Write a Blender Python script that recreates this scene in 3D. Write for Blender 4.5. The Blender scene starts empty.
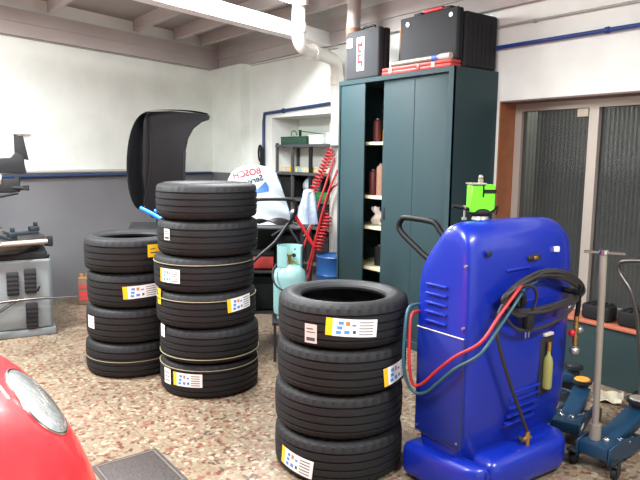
import bpy, bmesh, math, random
from mathutils import Vector, Matrix, Quaternion
from math import sin, cos, pi, radians, degrees, atan2, hypot
random.seed(7)
SC = bpy.context.scene
COL = SC.collection

# ------------------------------------------------------------------ materials
def nodes(m):
    m.use_nodes = True
    return m.node_tree, m.node_tree.nodes, m.node_tree.links
def mat(name, col, rough=.5, metal=0., noise=0., nscale=8., bump=0., bscale=40., coat=0., emit=None, estr=0., trans=0., spec=.5, sub=0.):
    m = bpy.data.materials.new(name); nt, N, L = nodes(m)
    b = N['Principled BSDF']
    c = (*col, 1) if len(col) == 3 else col
    b.inputs['Base Color'].default_value = c
    b.inputs['Roughness'].default_value = rough
    b.inputs['Metallic'].default_value = metal
    b.inputs['Coat Weight'].default_value = coat
    b.inputs['Transmission Weight'].default_value = trans
    b.inputs['Specular IOR Level'].default_value = spec
    if emit: b.inputs['Emission Color'].default_value = (*emit, 1); b.inputs['Emission Strength'].default_value = estr
    tc = N.new('ShaderNodeTexCoord')
    if noise:
        n = N.new('ShaderNodeTexNoise'); n.inputs['Scale'].default_value = nscale; n.inputs['Detail'].default_value = 5
        L.new(tc.outputs['Object'], n.inputs['Vector'])
        mx = N.new('ShaderNodeMix'); mx.data_type = 'RGBA'
        mx.inputs[6].default_value = tuple(max(0, x*(1-noise)) for x in c[:3])+(1,)
        mx.inputs[7].default_value = tuple(min(1, x*(1+noise)) for x in c[:3])+(1,)
        L.new(n.outputs['Fac'], mx.inputs[0]); L.new(mx.outputs[2], b.inputs['Base Color'])
    if bump:
        n = N.new('ShaderNodeTexNoise'); n.inputs['Scale'].default_value = bscale; n.inputs['Detail'].default_value = 3
        L.new(tc.outputs['Object'], n.inputs['Vector'])
        bp = N.new('ShaderNodeBump'); bp.inputs['Strength'].default_value = bump; bp.inputs['Distance'].default_value = .01
        L.new(n.outputs['Fac'], bp.inputs['Height']); L.new(bp.outputs[0], b.inputs['Normal'])
    return m
def srgb(r, g, b):
    f = lambda v: (v/255/12.92) if v/255 <= .04045 else ((v/255+.055)/1.055)**2.4
    return (f(r), f(g), f(b))

def terrazzo():
    m = bpy.data.materials.new('terrazzo'); nt, N, L = nodes(m); b = N['Principled BSDF']
    tc = N.new('ShaderNodeTexCoord')
    mp = N.new('ShaderNodeMapping'); L.new(tc.outputs['Object'], mp.inputs[0])
    nz = N.new('ShaderNodeTexNoise'); nz.inputs['Scale'].default_value = 12; L.new(mp.outputs[0], nz.inputs['Vector'])
    add = N.new('ShaderNodeMix'); add.data_type = 'RGBA'; add.inputs[0].default_value = .03
    L.new(mp.outputs[0], add.inputs[6]); L.new(nz.outputs['Color'], add.inputs[7])
    def vor(sc, stops):
        v = N.new('ShaderNodeTexVoronoi'); v.inputs['Scale'].default_value = sc
        L.new(add.outputs[2], v.inputs['Vector'])
        s = N.new('ShaderNodeSeparateColor'); L.new(v.outputs['Color'], s.inputs[0])
        r = N.new('ShaderNodeValToRGB'); r.color_ramp.interpolation = 'CONSTANT'
        while len(r.color_ramp.elements) < len(stops): r.color_ramp.elements.new(.5)
        for e, (p, c) in zip(r.color_ramp.elements, stops): e.position = p; e.color = (*srgb(*c), 1)
        L.new(s.outputs[0], r.inputs[0])
        return v, s, r
    v1, s1, r1 = vor(52, [(0, (196, 180, 152)), (.24, (182, 160, 132)), (.40, (180, 128, 106)), (.54, (226, 214, 188)), (.70, (150, 92, 72)), (.79, (200, 178, 148)), (.93, (126, 108, 94))])
    v2, s2, r2 = vor(95, [(0, (188, 170, 142)), (.35, (200, 186, 160)), (.6, (168, 134, 110)), (.8, (184, 162, 134))])
    # big chips only where second channel high, otherwise the small grit
    mth = N.new('ShaderNodeMath'); mth.operation = 'GREATER_THAN'; mth.inputs[1].default_value = .35
    L.new(s1.outputs[1], mth.inputs[0])
    mx = N.new('ShaderNodeMix'); mx.data_type = 'RGBA'
    L.new(mth.outputs[0], mx.inputs[0]); L.new(r2.outputs[0], mx.inputs[6]); L.new(r1.outputs[0], mx.inputs[7])
    # tile seams
    br = N.new('ShaderNodeTexBrick'); br.offset = 0; br.inputs['Scale'].default_value = 1
    br.inputs['Brick Width'].default_value = .4; br.inputs['Row Height'].default_value = .4; br.inputs['Mortar Size'].default_value = .0022
    br.inputs['Color1'].default_value = (1, 1, 1, 1); br.inputs['Color2'].default_value = (.93, .93, .93, 1); br.inputs['Mortar'].default_value = (.35, .3, .26, 1)
    mp2 = N.new('ShaderNodeMapping'); mp2.inputs['Location'].default_value = (.045, -.12, 0)
    L.new(tc.outputs['Object'], mp2.inputs[0]); L.new(mp2.outputs[0], br.inputs['Vector'])
    mul = N.new('ShaderNodeMix'); mul.data_type = 'RGBA'; mul.blend_type = 'MULTIPLY'; mul.inputs[0].default_value = .8
    L.new(mx.outputs[2], mul.inputs[6]); L.new(br.outputs['Color'], mul.inputs[7])
    # grime
    g = N.new('ShaderNodeTexNoise'); g.inputs['Scale'].default_value = 1.3; g.inputs['Detail'].default_value = 6; L.new(tc.outputs['Object'], g.inputs['Vector'])
    gr = N.new('ShaderNodeValToRGB'); gr.color_ramp.elements[0].position = .3; gr.color_ramp.elements[0].color = (.31, .30, .295, 1); gr.color_ramp.elements[1].position = .62; gr.color_ramp.elements[1].color = (.47, .46, .45, 1)
    L.new(g.outputs['Fac'], gr.inputs[0])
    m2 = N.new('ShaderNodeMix'); m2.data_type = 'RGBA'; m2.blend_type = 'MULTIPLY'; m2.inputs[0].default_value = 1
    L.new(mul.outputs[2], m2.inputs[6]); L.new(gr.outputs[0], m2.inputs[7])
    L.new(m2.outputs[2], b.inputs['Base Color']); b.inputs['Roughness'].default_value = .42
    return m

def two_tone(name, zsplit, lowc, upc):
    m = bpy.data.materials.new(name); nt, N, L = nodes(m); b = N['Principled BSDF']
    tc = N.new('ShaderNodeTexCoord'); s = N.new('ShaderNodeSeparateXYZ'); L.new(tc.outputs['Object'], s.inputs[0])
    g = N.new('ShaderNodeMath'); g.operation = 'GREATER_THAN'; g.inputs[1].default_value = zsplit; L.new(s.outputs[2], g.inputs[0])
    mx = N.new('ShaderNodeMix'); mx.data_type = 'RGBA'; mx.inputs[6].default_value = (*lowc, 1); mx.inputs[7].default_value = (*upc, 1)
    L.new(g.outputs[0], mx.inputs[0])
    n = N.new('ShaderNodeTexNoise'); n.inputs['Scale'].default_value = 3; n.inputs['Detail'].default_value = 6; L.new(tc.outputs['Object'], n.inputs['Vector'])
    r = N.new('ShaderNodeValToRGB'); r.color_ramp.elements[0].color = (.82, .82, .82, 1); r.color_ramp.elements[0].position = .3; r.color_ramp.elements[1].position = .62
    L.new(n.outputs['Fac'], r.inputs[0])
    mu = N.new('ShaderNodeMix'); mu.data_type = 'RGBA'; mu.blend_type = 'MULTIPLY'; mu.inputs[0].default_value = .55
    L.new(mx.outputs[2], mu.inputs[6]); L.new(r.outputs[0], mu.inputs[7]); L.new(mu.outputs[2], b.inputs['Base Color'])
    b.inputs['Roughness'].default_value = .6
    return m

def ribbed_glass():
    m = bpy.data.materials.new('reeded_glass'); nt, N, L = nodes(m); b = N['Principled BSDF']
    b.inputs['Base Color'].default_value = (.30, .31, .30, 1); b.inputs['Roughness'].default_value = .10
    b.inputs['Transmission Weight'].default_value = .85; b.inputs['IOR'].default_value = 1.3
    tc = N.new('ShaderNodeTexCoord'); w = N.new('ShaderNodeTexWave'); w.wave_type = 'BANDS'; w.bands_direction = 'Y'
    w.inputs['Scale'].default_value = 10; w.inputs['Distortion'].default_value = 0
    r = N.new('ShaderNodeValToRGB'); r.color_ramp.elements[0].color = (.22, .23, .22, 1); r.color_ramp.elements[1].color = (.31, .32, .31, 1); L.new(w.outputs['Fac'], r.inputs[0]); L.new(r.outputs[0], b.inputs['Base Color'])
    L.new(tc.outputs['Object'], w.inputs['Vector'])
    bp = N.new('ShaderNodeBump'); bp.inputs['Strength'].default_value = .35; bp.inputs['Distance'].default_value = .003
    L.new(w.outputs['Fac'], bp.inputs['Height']); L.new(bp.outputs[0], b.inputs['Normal'])
    return m

WHITE = srgb(226, 228, 222)
M = {}
M['wall'] = two_tone('plaster_two_tone', 1.295, srgb(112, 112, 115), srgb(236, 241, 234))
M['wall_right'] = two_tone('plaster_right', 1.295, srgb(112, 112, 115), srgb(238, 241, 235))
M['green_wall'] = mat('dark_green_paint', srgb(40, 58, 60), .5, noise=.15)
M['white'] = mat('white_plaster', WHITE, .6, noise=.04, nscale=3)
M['floor'] = terrazzo()
M['ceil'] = mat('ceiling_panel', srgb(158, 152, 150), .7, noise=.12, nscale=2)
M['beam'] = mat('beam_paint', srgb(182, 174, 171), .65, noise=.1, nscale=4)
M['beamw'] = mat('beam_white', srgb(240, 240, 238), .5, noise=.03)
M['pvc'] = mat('pvc_grey', srgb(208, 204, 196), .45, noise=.06)
M['bluepipe'] = mat('blue_pipe', srgb(34, 60, 130), .4)
M['navy'] = mat('navy_pipe', srgb(40, 62, 104), .45)
M['greypipe'] = mat('grey_pipe', srgb(170, 170, 165), .4)
M['wood'] = mat('brown_wood', srgb(150, 92, 58), .55, noise=.25, nscale=12)
M['boardwood'] = mat('plywood', srgb(204, 142, 86), .55, noise=.2, nscale=10)
M['terracotta'] = mat('terracotta', srgb(182, 104, 78), .55, noise=.15, nscale=20)
M['alu'] = mat('aluminium_frame', srgb(178, 168, 158), .4, metal=.3)
M['soffit'] = mat('soffit_brown', srgb(122, 104, 98), .6, noise=.1)
M['glass'] = ribbed_glass()
M['yard'] = mat('yard_wall', srgb(70, 70, 66), .8, noise=.35, nscale=2.2)
M['rubber'] = mat('tyre_rubber', (.012, .012, .013), .62, spec=.3, noise=.25, nscale=30, bump=.15, bscale=160)
M['sidewall'] = mat('tyre_sidewall', (.016, .016, .017), .55, spec=.35, bump=.1, bscale=90)
M['black'] = mat('black_plastic', (.006, .006, .007), .5, noise=.2, spec=.25)
M['blackm'] = mat('black_matt', (.013, .013, .014), .7, noise=.2, spec=.25)
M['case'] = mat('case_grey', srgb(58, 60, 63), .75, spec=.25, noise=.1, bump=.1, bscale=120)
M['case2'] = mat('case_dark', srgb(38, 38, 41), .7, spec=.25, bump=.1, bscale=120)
M['cab'] = mat('cabinet_green', srgb(44, 65, 69), .6, spec=.3, noise=.08, nscale=5)
M['cabin'] = mat('cabinet_inside', srgb(36, 40, 44), .6)
M['cream'] = mat('cream_board', srgb(215, 205, 170), .5, noise=.08)
M['blue'] = mat('machine_blue', srgb(8, 36, 148), .34, noise=.05, nscale=4, coat=.25)
M['blued'] = mat('machine_blue_panel', srgb(12, 36, 126), .42, noise=.05)
M['dark'] = mat('dark_recess', (.01, .01, .015), .7)
M['chrome'] = mat('chrome', (.7, .7, .7), .18, metal=1)
M['steel'] = mat('steel', (.45, .43, .41), .35, metal=.9, noise=.2)
M['zinc'] = mat('dull_zinc', srgb(158, 150, 138), .45, metal=.5, noise=.15)
M['brass'] = mat('brass', srgb(200, 160, 90), .3, metal=.9)
M['red'] = mat('red_plastic', srgb(186, 30, 36), .35, noise=.08)
M['reddull'] = mat('red_case', srgb(196, 66, 60), .45, noise=.12)
M['redhose'] = mat('red_hose', srgb(172, 38, 42), .45)
M['teal_hose'] = mat('teal_hose', srgb(40, 80, 92), .45)
M['cable'] = mat('cable_grey', srgb(46, 42, 42), .5, noise=.3, nscale=10)
M['carred'] = mat('car_paint_red', srgb(246, 40, 46), .35, coat=.35)
M['lime'] = mat('lime_green', srgb(104, 226, 30), .4)
M['bottle'] = mat('cylinder_mint', srgb(140, 182, 180), .4, noise=.06)
M['body'] = mat('changer_grey', srgb(116, 123, 124), .5, noise=.1, nscale=6)
M['orange'] = mat('orange_rubber', srgb(232, 150, 52), .5, noise=.15, nscale=30)
M['jack'] = mat('jack_blue', srgb(16, 52, 78), .4, noise=.25, nscale=20)
M['jackd'] = mat('jack_dark', srgb(28, 36, 42), .5, noise=.3, nscale=15)
M['white_p'] = mat('white_print', srgb(236, 236, 234), .5)
M['yellow'] = mat('label_yellow', srgb(246, 196, 30), .5)
M['lblue'] = mat('label_blue', srgb(80, 140, 215), .5)
M['lorange'] = mat('label_orange', srgb(238, 120, 60), .5)
M['ink'] = mat('label_ink', srgb(70, 72, 84), .5)
M['inkdark'] = mat('print_black', srgb(40, 42, 60), .5)
M['tubedark'] = mat('dark_tube', srgb(92, 88, 86), .3, metal=.8)
M['bag2'] = mat('bag_pale_blue', srgb(150, 164, 186), .4, noise=.35, nscale=14, bump=.8, bscale=14)
M['tinbrown'] = mat('tin_brown', srgb(120, 96, 84), .5, noise=.2)
M['rimgrey'] = mat('rim_grey', srgb(112, 104, 96), .5, noise=.2)
M['stripe'] = mat('stripe_paint', srgb(158, 150, 120), .6)
M['oxblood'] = mat('oxblood', srgb(104, 44, 40), .5)
M['label_grey'] = mat('label_grey', srgb(196, 186, 178), .55)
M['redprint'] = mat('red_print', srgb(206, 34, 48), .5)
M['blueprint'] = mat('blue_print', srgb(52, 98, 190), .5)
M['bag'] = mat('bag_plastic', srgb(182, 191, 196), .45, noise=.05, bump=.8, bscale=9)
M['cart'] = mat('cart_black', (.02, .02, .022), .4)
M['drum'] = mat('drum_blue', srgb(22, 70, 124), .4)
M['brightblue'] = mat('bright_blue', srgb(30, 130, 230), .35)
M['shelf'] = mat('shelf_metal', srgb(78, 78, 80), .5, noise=.2)
M['greenbox'] = mat('green_case', srgb(44, 78, 62), .5, noise=.2)
M['green'] = mat('green_plastic', srgb(40, 120, 60), .5)
M['cardboard'] = mat('cardboard', srgb(168, 128, 84), .7, noise=.15)
M['amber'] = mat('amber_liquid', srgb(150, 148, 84), .3)
M['tan'] = mat('tan_wood', srgb(140, 112, 78), .6, noise=.2)
M['grate'] = mat('grate_iron', srgb(66, 59, 57), .6, noise=.3, nscale=40, bump=.6, bscale=60)
M['lens'] = mat('lens', srgb(214, 216, 212), .15, metal=.55, noise=.1, nscale=14, bump=.9, bscale=16, coat=1)
M['lamp'] = mat('tube_light', (1, 1, 1), .5, emit=(1, .97, .92), estr=14)
M['rust'] = mat('rusty', srgb(150, 110, 90), .7, noise=.3, nscale=30)
M['paper'] = mat('paper', srgb(206, 196, 172), .7, noise=.2, nscale=30)

# ------------------------------------------------------------------ mesh helpers
class B:
    def __init__(s): s.bm = bmesh.new(); s.mi = 0
    def _merge(s, t, smooth=False):
        me = bpy.data.meshes.new('t'); t.to_mesh(me); t.free()
        n0 = len(s.bm.faces); s.bm.from_mesh(me); bpy.data.meshes.remove(me)
        s.bm.faces.ensure_lookup_table()
        for f in s.bm.faces[n0:]: f.material_index = s.mi; f.smooth = smooth
        return s
    def box(s, x0, x1, y0, y1, z0, z1, bev=0., seg=2, mtx=None, smooth=None):
        t = bmesh.new(); bmesh.ops.create_cube(t, size=1)
        for v in t.verts: v.co = Vector(((x0+x1)/2+v.co.x*(x1-x0), (y0+y1)/2+v.co.y*(y1-y0), (z0+z1)/2+v.co.z*(z1-z0)))
        if bev: bmesh.ops.bevel(t, geom=list(t.edges), offset=bev, segments=seg, profile=.5, affect='EDGES')
        if mtx: bmesh.ops.transform(t, matrix=mtx, verts=t.verts)
        return s._merge(t, bool(bev) if smooth is None else smooth)
    def cyl(s, p, q, r, r2=None, n=20, caps=True, smooth=True):
        p = Vector(p); q = Vector(q); d = q-p; r2 = r if r2 is None else r2
        t = bmesh.new(); bmesh.ops.create_cone(t, cap_ends=caps, segments=n, radius1=r, radius2=r2, depth=d.length)
        rot = d.to_track_quat('Z', 'Y').to_matrix().to_4x4()
        bmesh.ops.transform(t, matrix=Matrix.Translation((p+q)/2) @ rot, verts=t.verts)
        return s._merge(t, smooth)
    def tube(s, pts, r, n=10, smooth_path=True, sub=6, close=False):
        P = [Vector(p) for p in pts]
        if smooth_path and len(P) > 2:
            Q = []; m = len(P)
            rng = range(m) if close else range(m-1)
            for i in rng:
                a = P[(i-1) % m] if (close or i > 0) else P[i]*2-P[i+1]
                b = P[i]; c = P[(i+1) % m]; d = P[(i+2) % m] if (close or i+2 < m) else c*2-b
                for k in range(sub):
                    u = k/sub
                    Q.append(.5*((2*b)+(-a+c)*u+(2*a-5*b+4*c-d)*u*u+(-a+3*b-3*c+d)*u**3))
            if not close: Q.append(P[-1])
            P = Q
        t = bmesh.new(); rings = []; m = len(P); up = None
        for i, p in enumerate(P):
            if close: tg = (P[(i+1) % m]-P[i-1]).normalized()
            else: tg = (P[min(i+1, m-1)]-P[max(i-1, 0)]).normalized()
            if up is None:
                up = tg.orthogonal().normalized()
            up = (up-tg*up.dot(tg)).normalized(); sd = tg.cross(up)
            rings.append([t.verts.new(p+(up*cos(2*pi*k/n)+sd*sin(2*pi*k/n))*r) for k in range(n)])
        for i in range(m if close else m-1):
            a = rings[i]; b = rings[(i+1) % m]
            for k in range(n): t.faces.new((a[k], a[(k+1) % n], b[(k+1) % n], b[k]))
        if not close: t.faces.new(rings[0][::-1]); t.faces.new(rings[-1])
        bmesh.ops.recalc_face_normals(t, faces=t.faces)
        return s._merge(t, True)
    def lathe(s, prof, n=48, closed=False, c=(0, 0, 0), smooth=True, mids=None):
        t = bmesh.new(); rings = []
        for r, z in prof:
            rings.append([t.verts.new((c[0]+r*cos(2*pi*k/n), c[1]+r*sin(2*pi*k/n), c[2]+z)) for k in range(n)])
        m = len(prof)
        for i in range(m if closed else m-1):
            a = rings[i]; b = rings[(i+1) % m]
            for k in range(n):
                f = t.faces.new((a[k], a[(k+1) % n], b[(k+1) % n], b[k]))
        if not closed:
            if prof[0][0] > 1e-6: t.faces.new(rings[0][::-1])
            if prof[-1][0] > 1e-6: t.faces.new(rings[-1])
        bmesh.ops.remove_doubles(t, verts=t.verts, dist=1e-6)
        bmesh.ops.recalc_face_normals(t, faces=t.faces)
        return s._merge(t, smooth)
    def prism(s, poly, vec, bev=0., seg=2, smooth=False):
        """polygon of 3-D points extruded by vec"""
        t = bmesh.new(); v = Vector(vec)
        a = [t.verts.new(Vector(p)) for p in poly]; b = [t.verts.new(Vector(p)+v) for p in poly]
        n = len(a); t.faces.new(a[::-1]); t.faces.new(b)
        for i in range(n): t.faces.new((a[i], a[(i+1) % n], b[(i+1) % n], b[i]))
        bmesh.ops.recalc_face_normals(t, faces=t.faces)
        if bev: bmesh.ops.bevel(t, geom=list(t.edges), offset=bev, segments=seg, profile=.5, affect='EDGES')
        return s._merge(t, smooth or bool(bev))
    def sphere(s, c, r, sx=1, sy=1, sz=1, n=20):
        t = bmesh.new(); bmesh.ops.create_uvsphere(t, u_segments=n, v_segments=n//2+2, radius=r)
        for v in t.verts: v.co = Vector((c[0]+v.co.x*sx, c[1]+v.co.y*sy, c[2]+v.co.z*sz))
        return s._merge(t, True)
    def grid(s, f, nu, nv, closeu=False, thick=0.):
        t = bmesh.new(); R = [[t.verts.new(f(i/(nu if closeu else nu-1), j/(nv-1))) for j in range(nv)] for i in range(nu)]
        for i in range(nu if closeu else nu-1):
            for j in range(nv-1):
                t.faces.new((R[i][j], R[(i+1) % nu][j], R[(i+1) % nu][j+1], R[i][j+1]))
        bmesh.ops.recalc_face_normals(t, faces=t.faces)
        if thick: bmesh.ops.solidify(t, geom=list(t.faces), thickness=thick)
        return s._merge(t, True)
def obj(name, b, m, parent=None, loc=None, rz=0, **pr):
    me = bpy.data.meshes.new(name); b.bm.to_mesh(me); b.bm.free()
    for x in (m if isinstance(m, (list, tuple)) else [m]): me.materials.append(M[x] if isinstance(x, str) else x)
    if any(p.use_smooth for p in me.polygons): me.set_sharp_from_angle(angle=radians(38))
    o = bpy.data.objects.new(name, me); COL.objects.link(o)
    if parent: o.parent = parent
    if loc: o.location = loc
    if rz: o.rotation_euler.z = rz
    for k, v in pr.items(): o[k] = v
    return o
def thing(name, label, cat, loc=(0, 0, 0), rz=0., group=None):
    o = bpy.data.objects.new(name, None); COL.objects.link(o); o.empty_display_size = .1
    o.location = loc; o.rotation_euler = (0, 0, rz); o['label'] = label; o['category'] = cat
    if group: o['group'] = group
    return o
def tag(o, label, cat, group=None):
    o['label'] = label; o['category'] = cat
    if group: o['group'] = group
    return o
def struct(name, b, m, **k):
    o = obj(name, b, m, **k); o['kind'] = 'structure'; return o
def text_mesh(name, txt, size, m, parent, mtx, ext=.001, mirror=False):
    cu = bpy.data.curves.new(name, 'FONT'); cu.body = txt; cu.size = size; cu.extrude = ext; cu.align_x = 'CENTER'; cu.align_y = 'CENTER'; cu.offset = size*.012
    t = bpy.data.objects.new('tmp', cu); COL.objects.link(t)
    dg = bpy.context.evaluated_depsgraph_get(); me = bpy.data.meshes.new_from_object(t.evaluated_get(dg))
    bpy.data.objects.remove(t); bpy.data.curves.remove(cu)
    me.materials.clear(); me.materials.append(M[m])
    mm = mtx
    if mirror: mm = mtx @ Matrix.Diagonal((-1, 1, 1, 1))
    me.transform(mm)
    if mirror: me.flip_normals()
    o = bpy.data.objects.new(name, me); COL.objects.link(o); o.parent = parent
    return o
RX90 = Matrix.Rotation(pi/2, 4, 'X')           # text facing -Y
def aim(x, y): return -atan2(x, y)              # local -Y faces the origin

# ------------------------------------------------------------------ room
XR = 3.95; CORN = Vector((1.876, 6.733, 0)); LD = Vector((.945, .327, 0)).normalized(); LN = Vector((.327, -.945, 0)).normalized()
def farpt(x): return Vector((x, CORN.y+(x-CORN.x)*LD.y/LD.x, 0))
struct('floor', B().box(-3.3, 5.6, -2.3, 8.2, -.1, 0), 'floor')
struct('ceiling', B().box(-3.3, 5.6, -2.3, 8.4, 2.98, 3.08), 'ceil')
f0 = farpt(-3.3); f1 = farpt(XR+.4)
b = B(); b.prism([f0, f1, f1-LN*.2, f0-LN*.2], (0, 0, 2.98)); struct('wall_back', b, 'wall')
struct('wall_left', B().box(-3.3, -3.1, -2.1, f0.y+.1, 0, 2.98), 'wall')
struct('wall_front', B().box(-3.3, 4.4, -2.3, -2.1, 0, 2.98), 'white')
# right wall with the window opening (y .6..3.0) and the niche (y 5.05..6.2)
NW0, NW1, NZ0, NZ1 = .5, 2.995, .41, 1.932
b = B(); T = .3
b.box(XR, XR+T, -2.1, NW0, 0, 2.98); b.box(XR, XR+T, NW0, NW1, NZ1, 2.98)
b.box(XR, XR+T, NW1, 5.02, 0, 2.98); b.box(XR, XR+T, 5.02, 6.17, 1.945, 2.98); b.box(XR, XR+T, 6.17, 7.6, 0, 2.98)
b.box(XR+.38, XR+.46, 4.9, 6.3, 0, 2.2); b.box(XR+T, XR+.38, 4.98, 5.02, 0, 2.0); b.box(XR+T, XR+.38, 6.17, 6.21, 0, 2.0); b.box(XR+T, XR+.38, 4.98, 6.21, 1.945, 2.0)
struct('wall_right', b, 'wall_right')
struct('wall_right', B().box(XR-.003, XR+T, NW0, NW1-.001, 0.001, NZ0-.012), 'green_wall')
struct('trim_1', B().box(XR-.025, XR+.2, NW0, NW1-.002, NZ0-.012, NZ0+.012, .004), 'terracotta')     # sill
struct('trim_2', B().box(XR+.001, XR+.24, NW1-.012, NW1-.001, NZ0+.013, NZ1-.011), 'wood')           # reveal lining
struct('trim_3', B().box(XR+.001, XR+.24, NW0, NW1-.013, NZ1-.011, NZ1-.001), 'soffit')
# corner column
yc = farpt(3.82).y
b = B(); b.prism([(3.82, 6.66, 0), (XR, 6.66, 0), (XR, farpt(XR).y, 0), (3.82, yc, 0)], (0, 0, 2.6)); struct('wall_column', b, 'wall')
# beams and joists
def along(z0, z1, off0, off1, xa, xb):
    a, c = farpt(xa), farpt(xb)
    return [a+LN*off0+Vector((0, 0, z0)), c+LN*off0+Vector((0, 0, z0)), c+LN*off1+Vector((0, 0, z0)), a+LN*off1+Vector((0, 0, z0))], (0, 0, z1-z0)
b = B(); b.prism(*along(2.6, 2.72, .002, .05, -3.1, 3.9)); b.prism(*along(2.72, 2.84, .002, .065, -3.1, 3.9)); struct('trim_4', b, 'beam')
b = B(); b.box(XR-.05, XR-.002, -2.1, 7.37, 2.6, 2.72); b.box(XR-.07, XR-.002, -2.1, 7.37, 2.72, 2.86); struct('trim_5', b, 'beam')
j = 0
for k, x in enumerate([-2.6, -1.9, -1.2, -.5, .2, .9, 1.665, 2.64, 3.2, 3.62]):
    ye = farpt(x).y-.09
    struct('trim_%d' % (6+k), B().box(x-.03, x+.03, -2.1, ye, 2.86, 2.98), 'beam')
# long white main beam, parallel to the back wall
p0 = Vector((1.939, 4.575, 0)); p1 = Vector((3.334, 4.982, 0)); d = (p1-p0).normalized(); nrm = Vector((d.y, -d.x, 0))
a = p0-d*4.9; c = p0+d*(XR-.08-p0.x)/d.x
b = B(); b.prism([a+Vector((0, 0, 2.6)), c+Vector((0, 0, 2.6)), c+nrm*.13+Vector((0, 0, 2.6)), a+nrm*.13+Vector((0, 0, 2.6))], (0, 0, .125))
struct('trim_16', b, 'beamw')

# window: aluminium frame, mullions, reeded panes
w = WIN = struct('window_1', B().box(4.13, 4.20, NW0, NW1-.015, NZ0+.015, NZ0+.06).box(4.13, 4.20, NW0, NW1-.015, NZ1-.07, NZ1-.013)
   .box(4.13, 4.20, NW1-.075, NW1-.015, NZ0+.06, NZ1-.07).box(4.13, 4.20, NW0, NW0+.06, NZ0+.06, NZ1-.07)
   .box(4.12, 4.19, 2.30, 2.37, NZ0+.06, NZ1-.07).box(4.12, 4.19, 1.3, 1.37, NZ0+.06, NZ1-.07), 'alu')
for y0, y1 in ((.56, 1.3), (1.37, 2.30), (2.37, 2.92)):
    obj('pane', B().box(4.158, 4.164, y0, y1, NZ0+.06, NZ1-.07), 'glass', parent=w)
b = B(); b.box(4.110, 4.13, 2.37, 2.92, NZ0+.075, NZ0+.09); b.box(4.110, 4.13, 1.37, 2.30, NZ0+.075, NZ0+.09); obj('glazing_bead', b, 'alu', parent=w)
b = B(); b.box(5.3, 5.4, -.6, 4.6, 0, 2.98); b.box(4.25, 5.3, 4.5, 4.6, 0, 2.98); b.box(4.25, 5.3, -.6, -.5, 0, 2.98)
struct('wall_yard', b, 'yard')
obj('tag', B().box(4.122, 4.13, 2.38, 2.46, NZ1-.13, NZ1-.075), 'paper', parent=w, label='small cream paper tag')
# door leaf in the yard beyond the glass
dr = struct('door_1', B().box(4.75, 4.80, 3.2, 3.75, .0, 1.95), mat('yard_door', srgb(190, 192, 180), .5))
obj('door_panel', B().box(4.742, 4.755, 3.32, 3.55, 1.35, 1.8), 'dark', parent=dr)

# ------------------------------------------------------------------ pipes
def pipe(name, label, pts, r, m, brackets=(), sm=False, cat='pipe'):
    t = thing(name, label, cat, pts[0])
    o = Vector(pts[0]); b = B(); b.tube([Vector(p)-o for p in pts], r, 12, smooth_path=sm); obj('tube', b, m, t)
    for q in brackets:
        q = Vector(q)-o
        b = B(); b.cyl(q-Vector((0, .012, 0)), q+Vector((0, .012, 0)), r*1.5, n=14); b.box(q.x, q.x+.03, q.y-.01, q.y+.01, q.z-.006, q.z+.006); obj('bracket', b, m, t)
    return t
pipe('wall_pipe', 'thick blue pipe running along the white wall above the window', [(XR-.03, -2.0, 2.322), (XR-.03, 3.04, 2.322), (XR-.03, 3.3, 2.322)], .0145, 'bluepipe', [(XR-.03, 2.17, 2.322), (XR-.03, .6, 2.322)])
pipe('conduit', 'thin grey conduit above the blue pipe over the window', [(XR-.015, -2.0, 2.452), (XR-.015, 3.2, 2.475)], .009, 'greypipe', [(XR-.015, 2.72, 2.47)])
pipe('wall_pipe', 'dark blue pipe framing the niche with the shelves', [(XR-.02, 5.06, 2.04), (XR-.02, 6.30, 2.0), (XR-.02, 6.32, 1.9), (XR-.02, 6.32, 1.02)], .018, 'navy', [(XR-.02, 5.9, 2.013)])
q0 = farpt(-3.0)+LN*.03; q1 = farpt(3.76)+LN*.03
t = thing('wall_pipe', 'long dark blue pipe along the top of the grey wainscot', 'pipe', (q0.x, q0.y, 0))
b = B(); b.tube([Vector((0, 0, 1.288)), Vector((q1.x-q0.x, q1.y-q0.y, 1.288)), ], .015, 12, False); obj('tube', b, 'navy', t)
t = thing('conduit', 'pale conduit lying just above the dark blue pipe on the far wall', 'pipe', (q0.x, q0.y, 0))
q1 = farpt(3.15)+LN*.03; e = Vector((q1.x-q0.x, q1.y-q0.y, 0))
b = B(); b.tube([Vector((0, 0, 1.33)), e+Vector((0, 0, 1.33)), e+Vector((0, 0, 1.43)), e+LD*.12+Vector((0, 0, 1.43)), e+LD*.12+Vector((0, 0, 1.3))], .018, 10, False); obj('tube', b, 'greypipe', t)
t = thing('ceiling_cable', 'thin pale cable fixed along the foot of the beam on the far wall', 'cable', (0, 0, 0))
a_, c_ = farpt(-3.0)+LN*.012, farpt(3.78)+LN*.012
b = B(); b.tube([a_+Vector((0, 0, 2.590)), c_+Vector((0, 0, 2.590))], .004, 8, False); obj('run', b, 'greypipe', t)
t = thing('ceiling_cable', 'thin pale cable along the right wall just under the beam left of the drainpipe', 'cable', (0, 0, 0))
b = B(); b.tube([(XR-.012, 6.62, 2.58), (XR-.012, 4.95, 2.57)], .005, 8, False); obj('run', b, 'greypipe', t)
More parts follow.
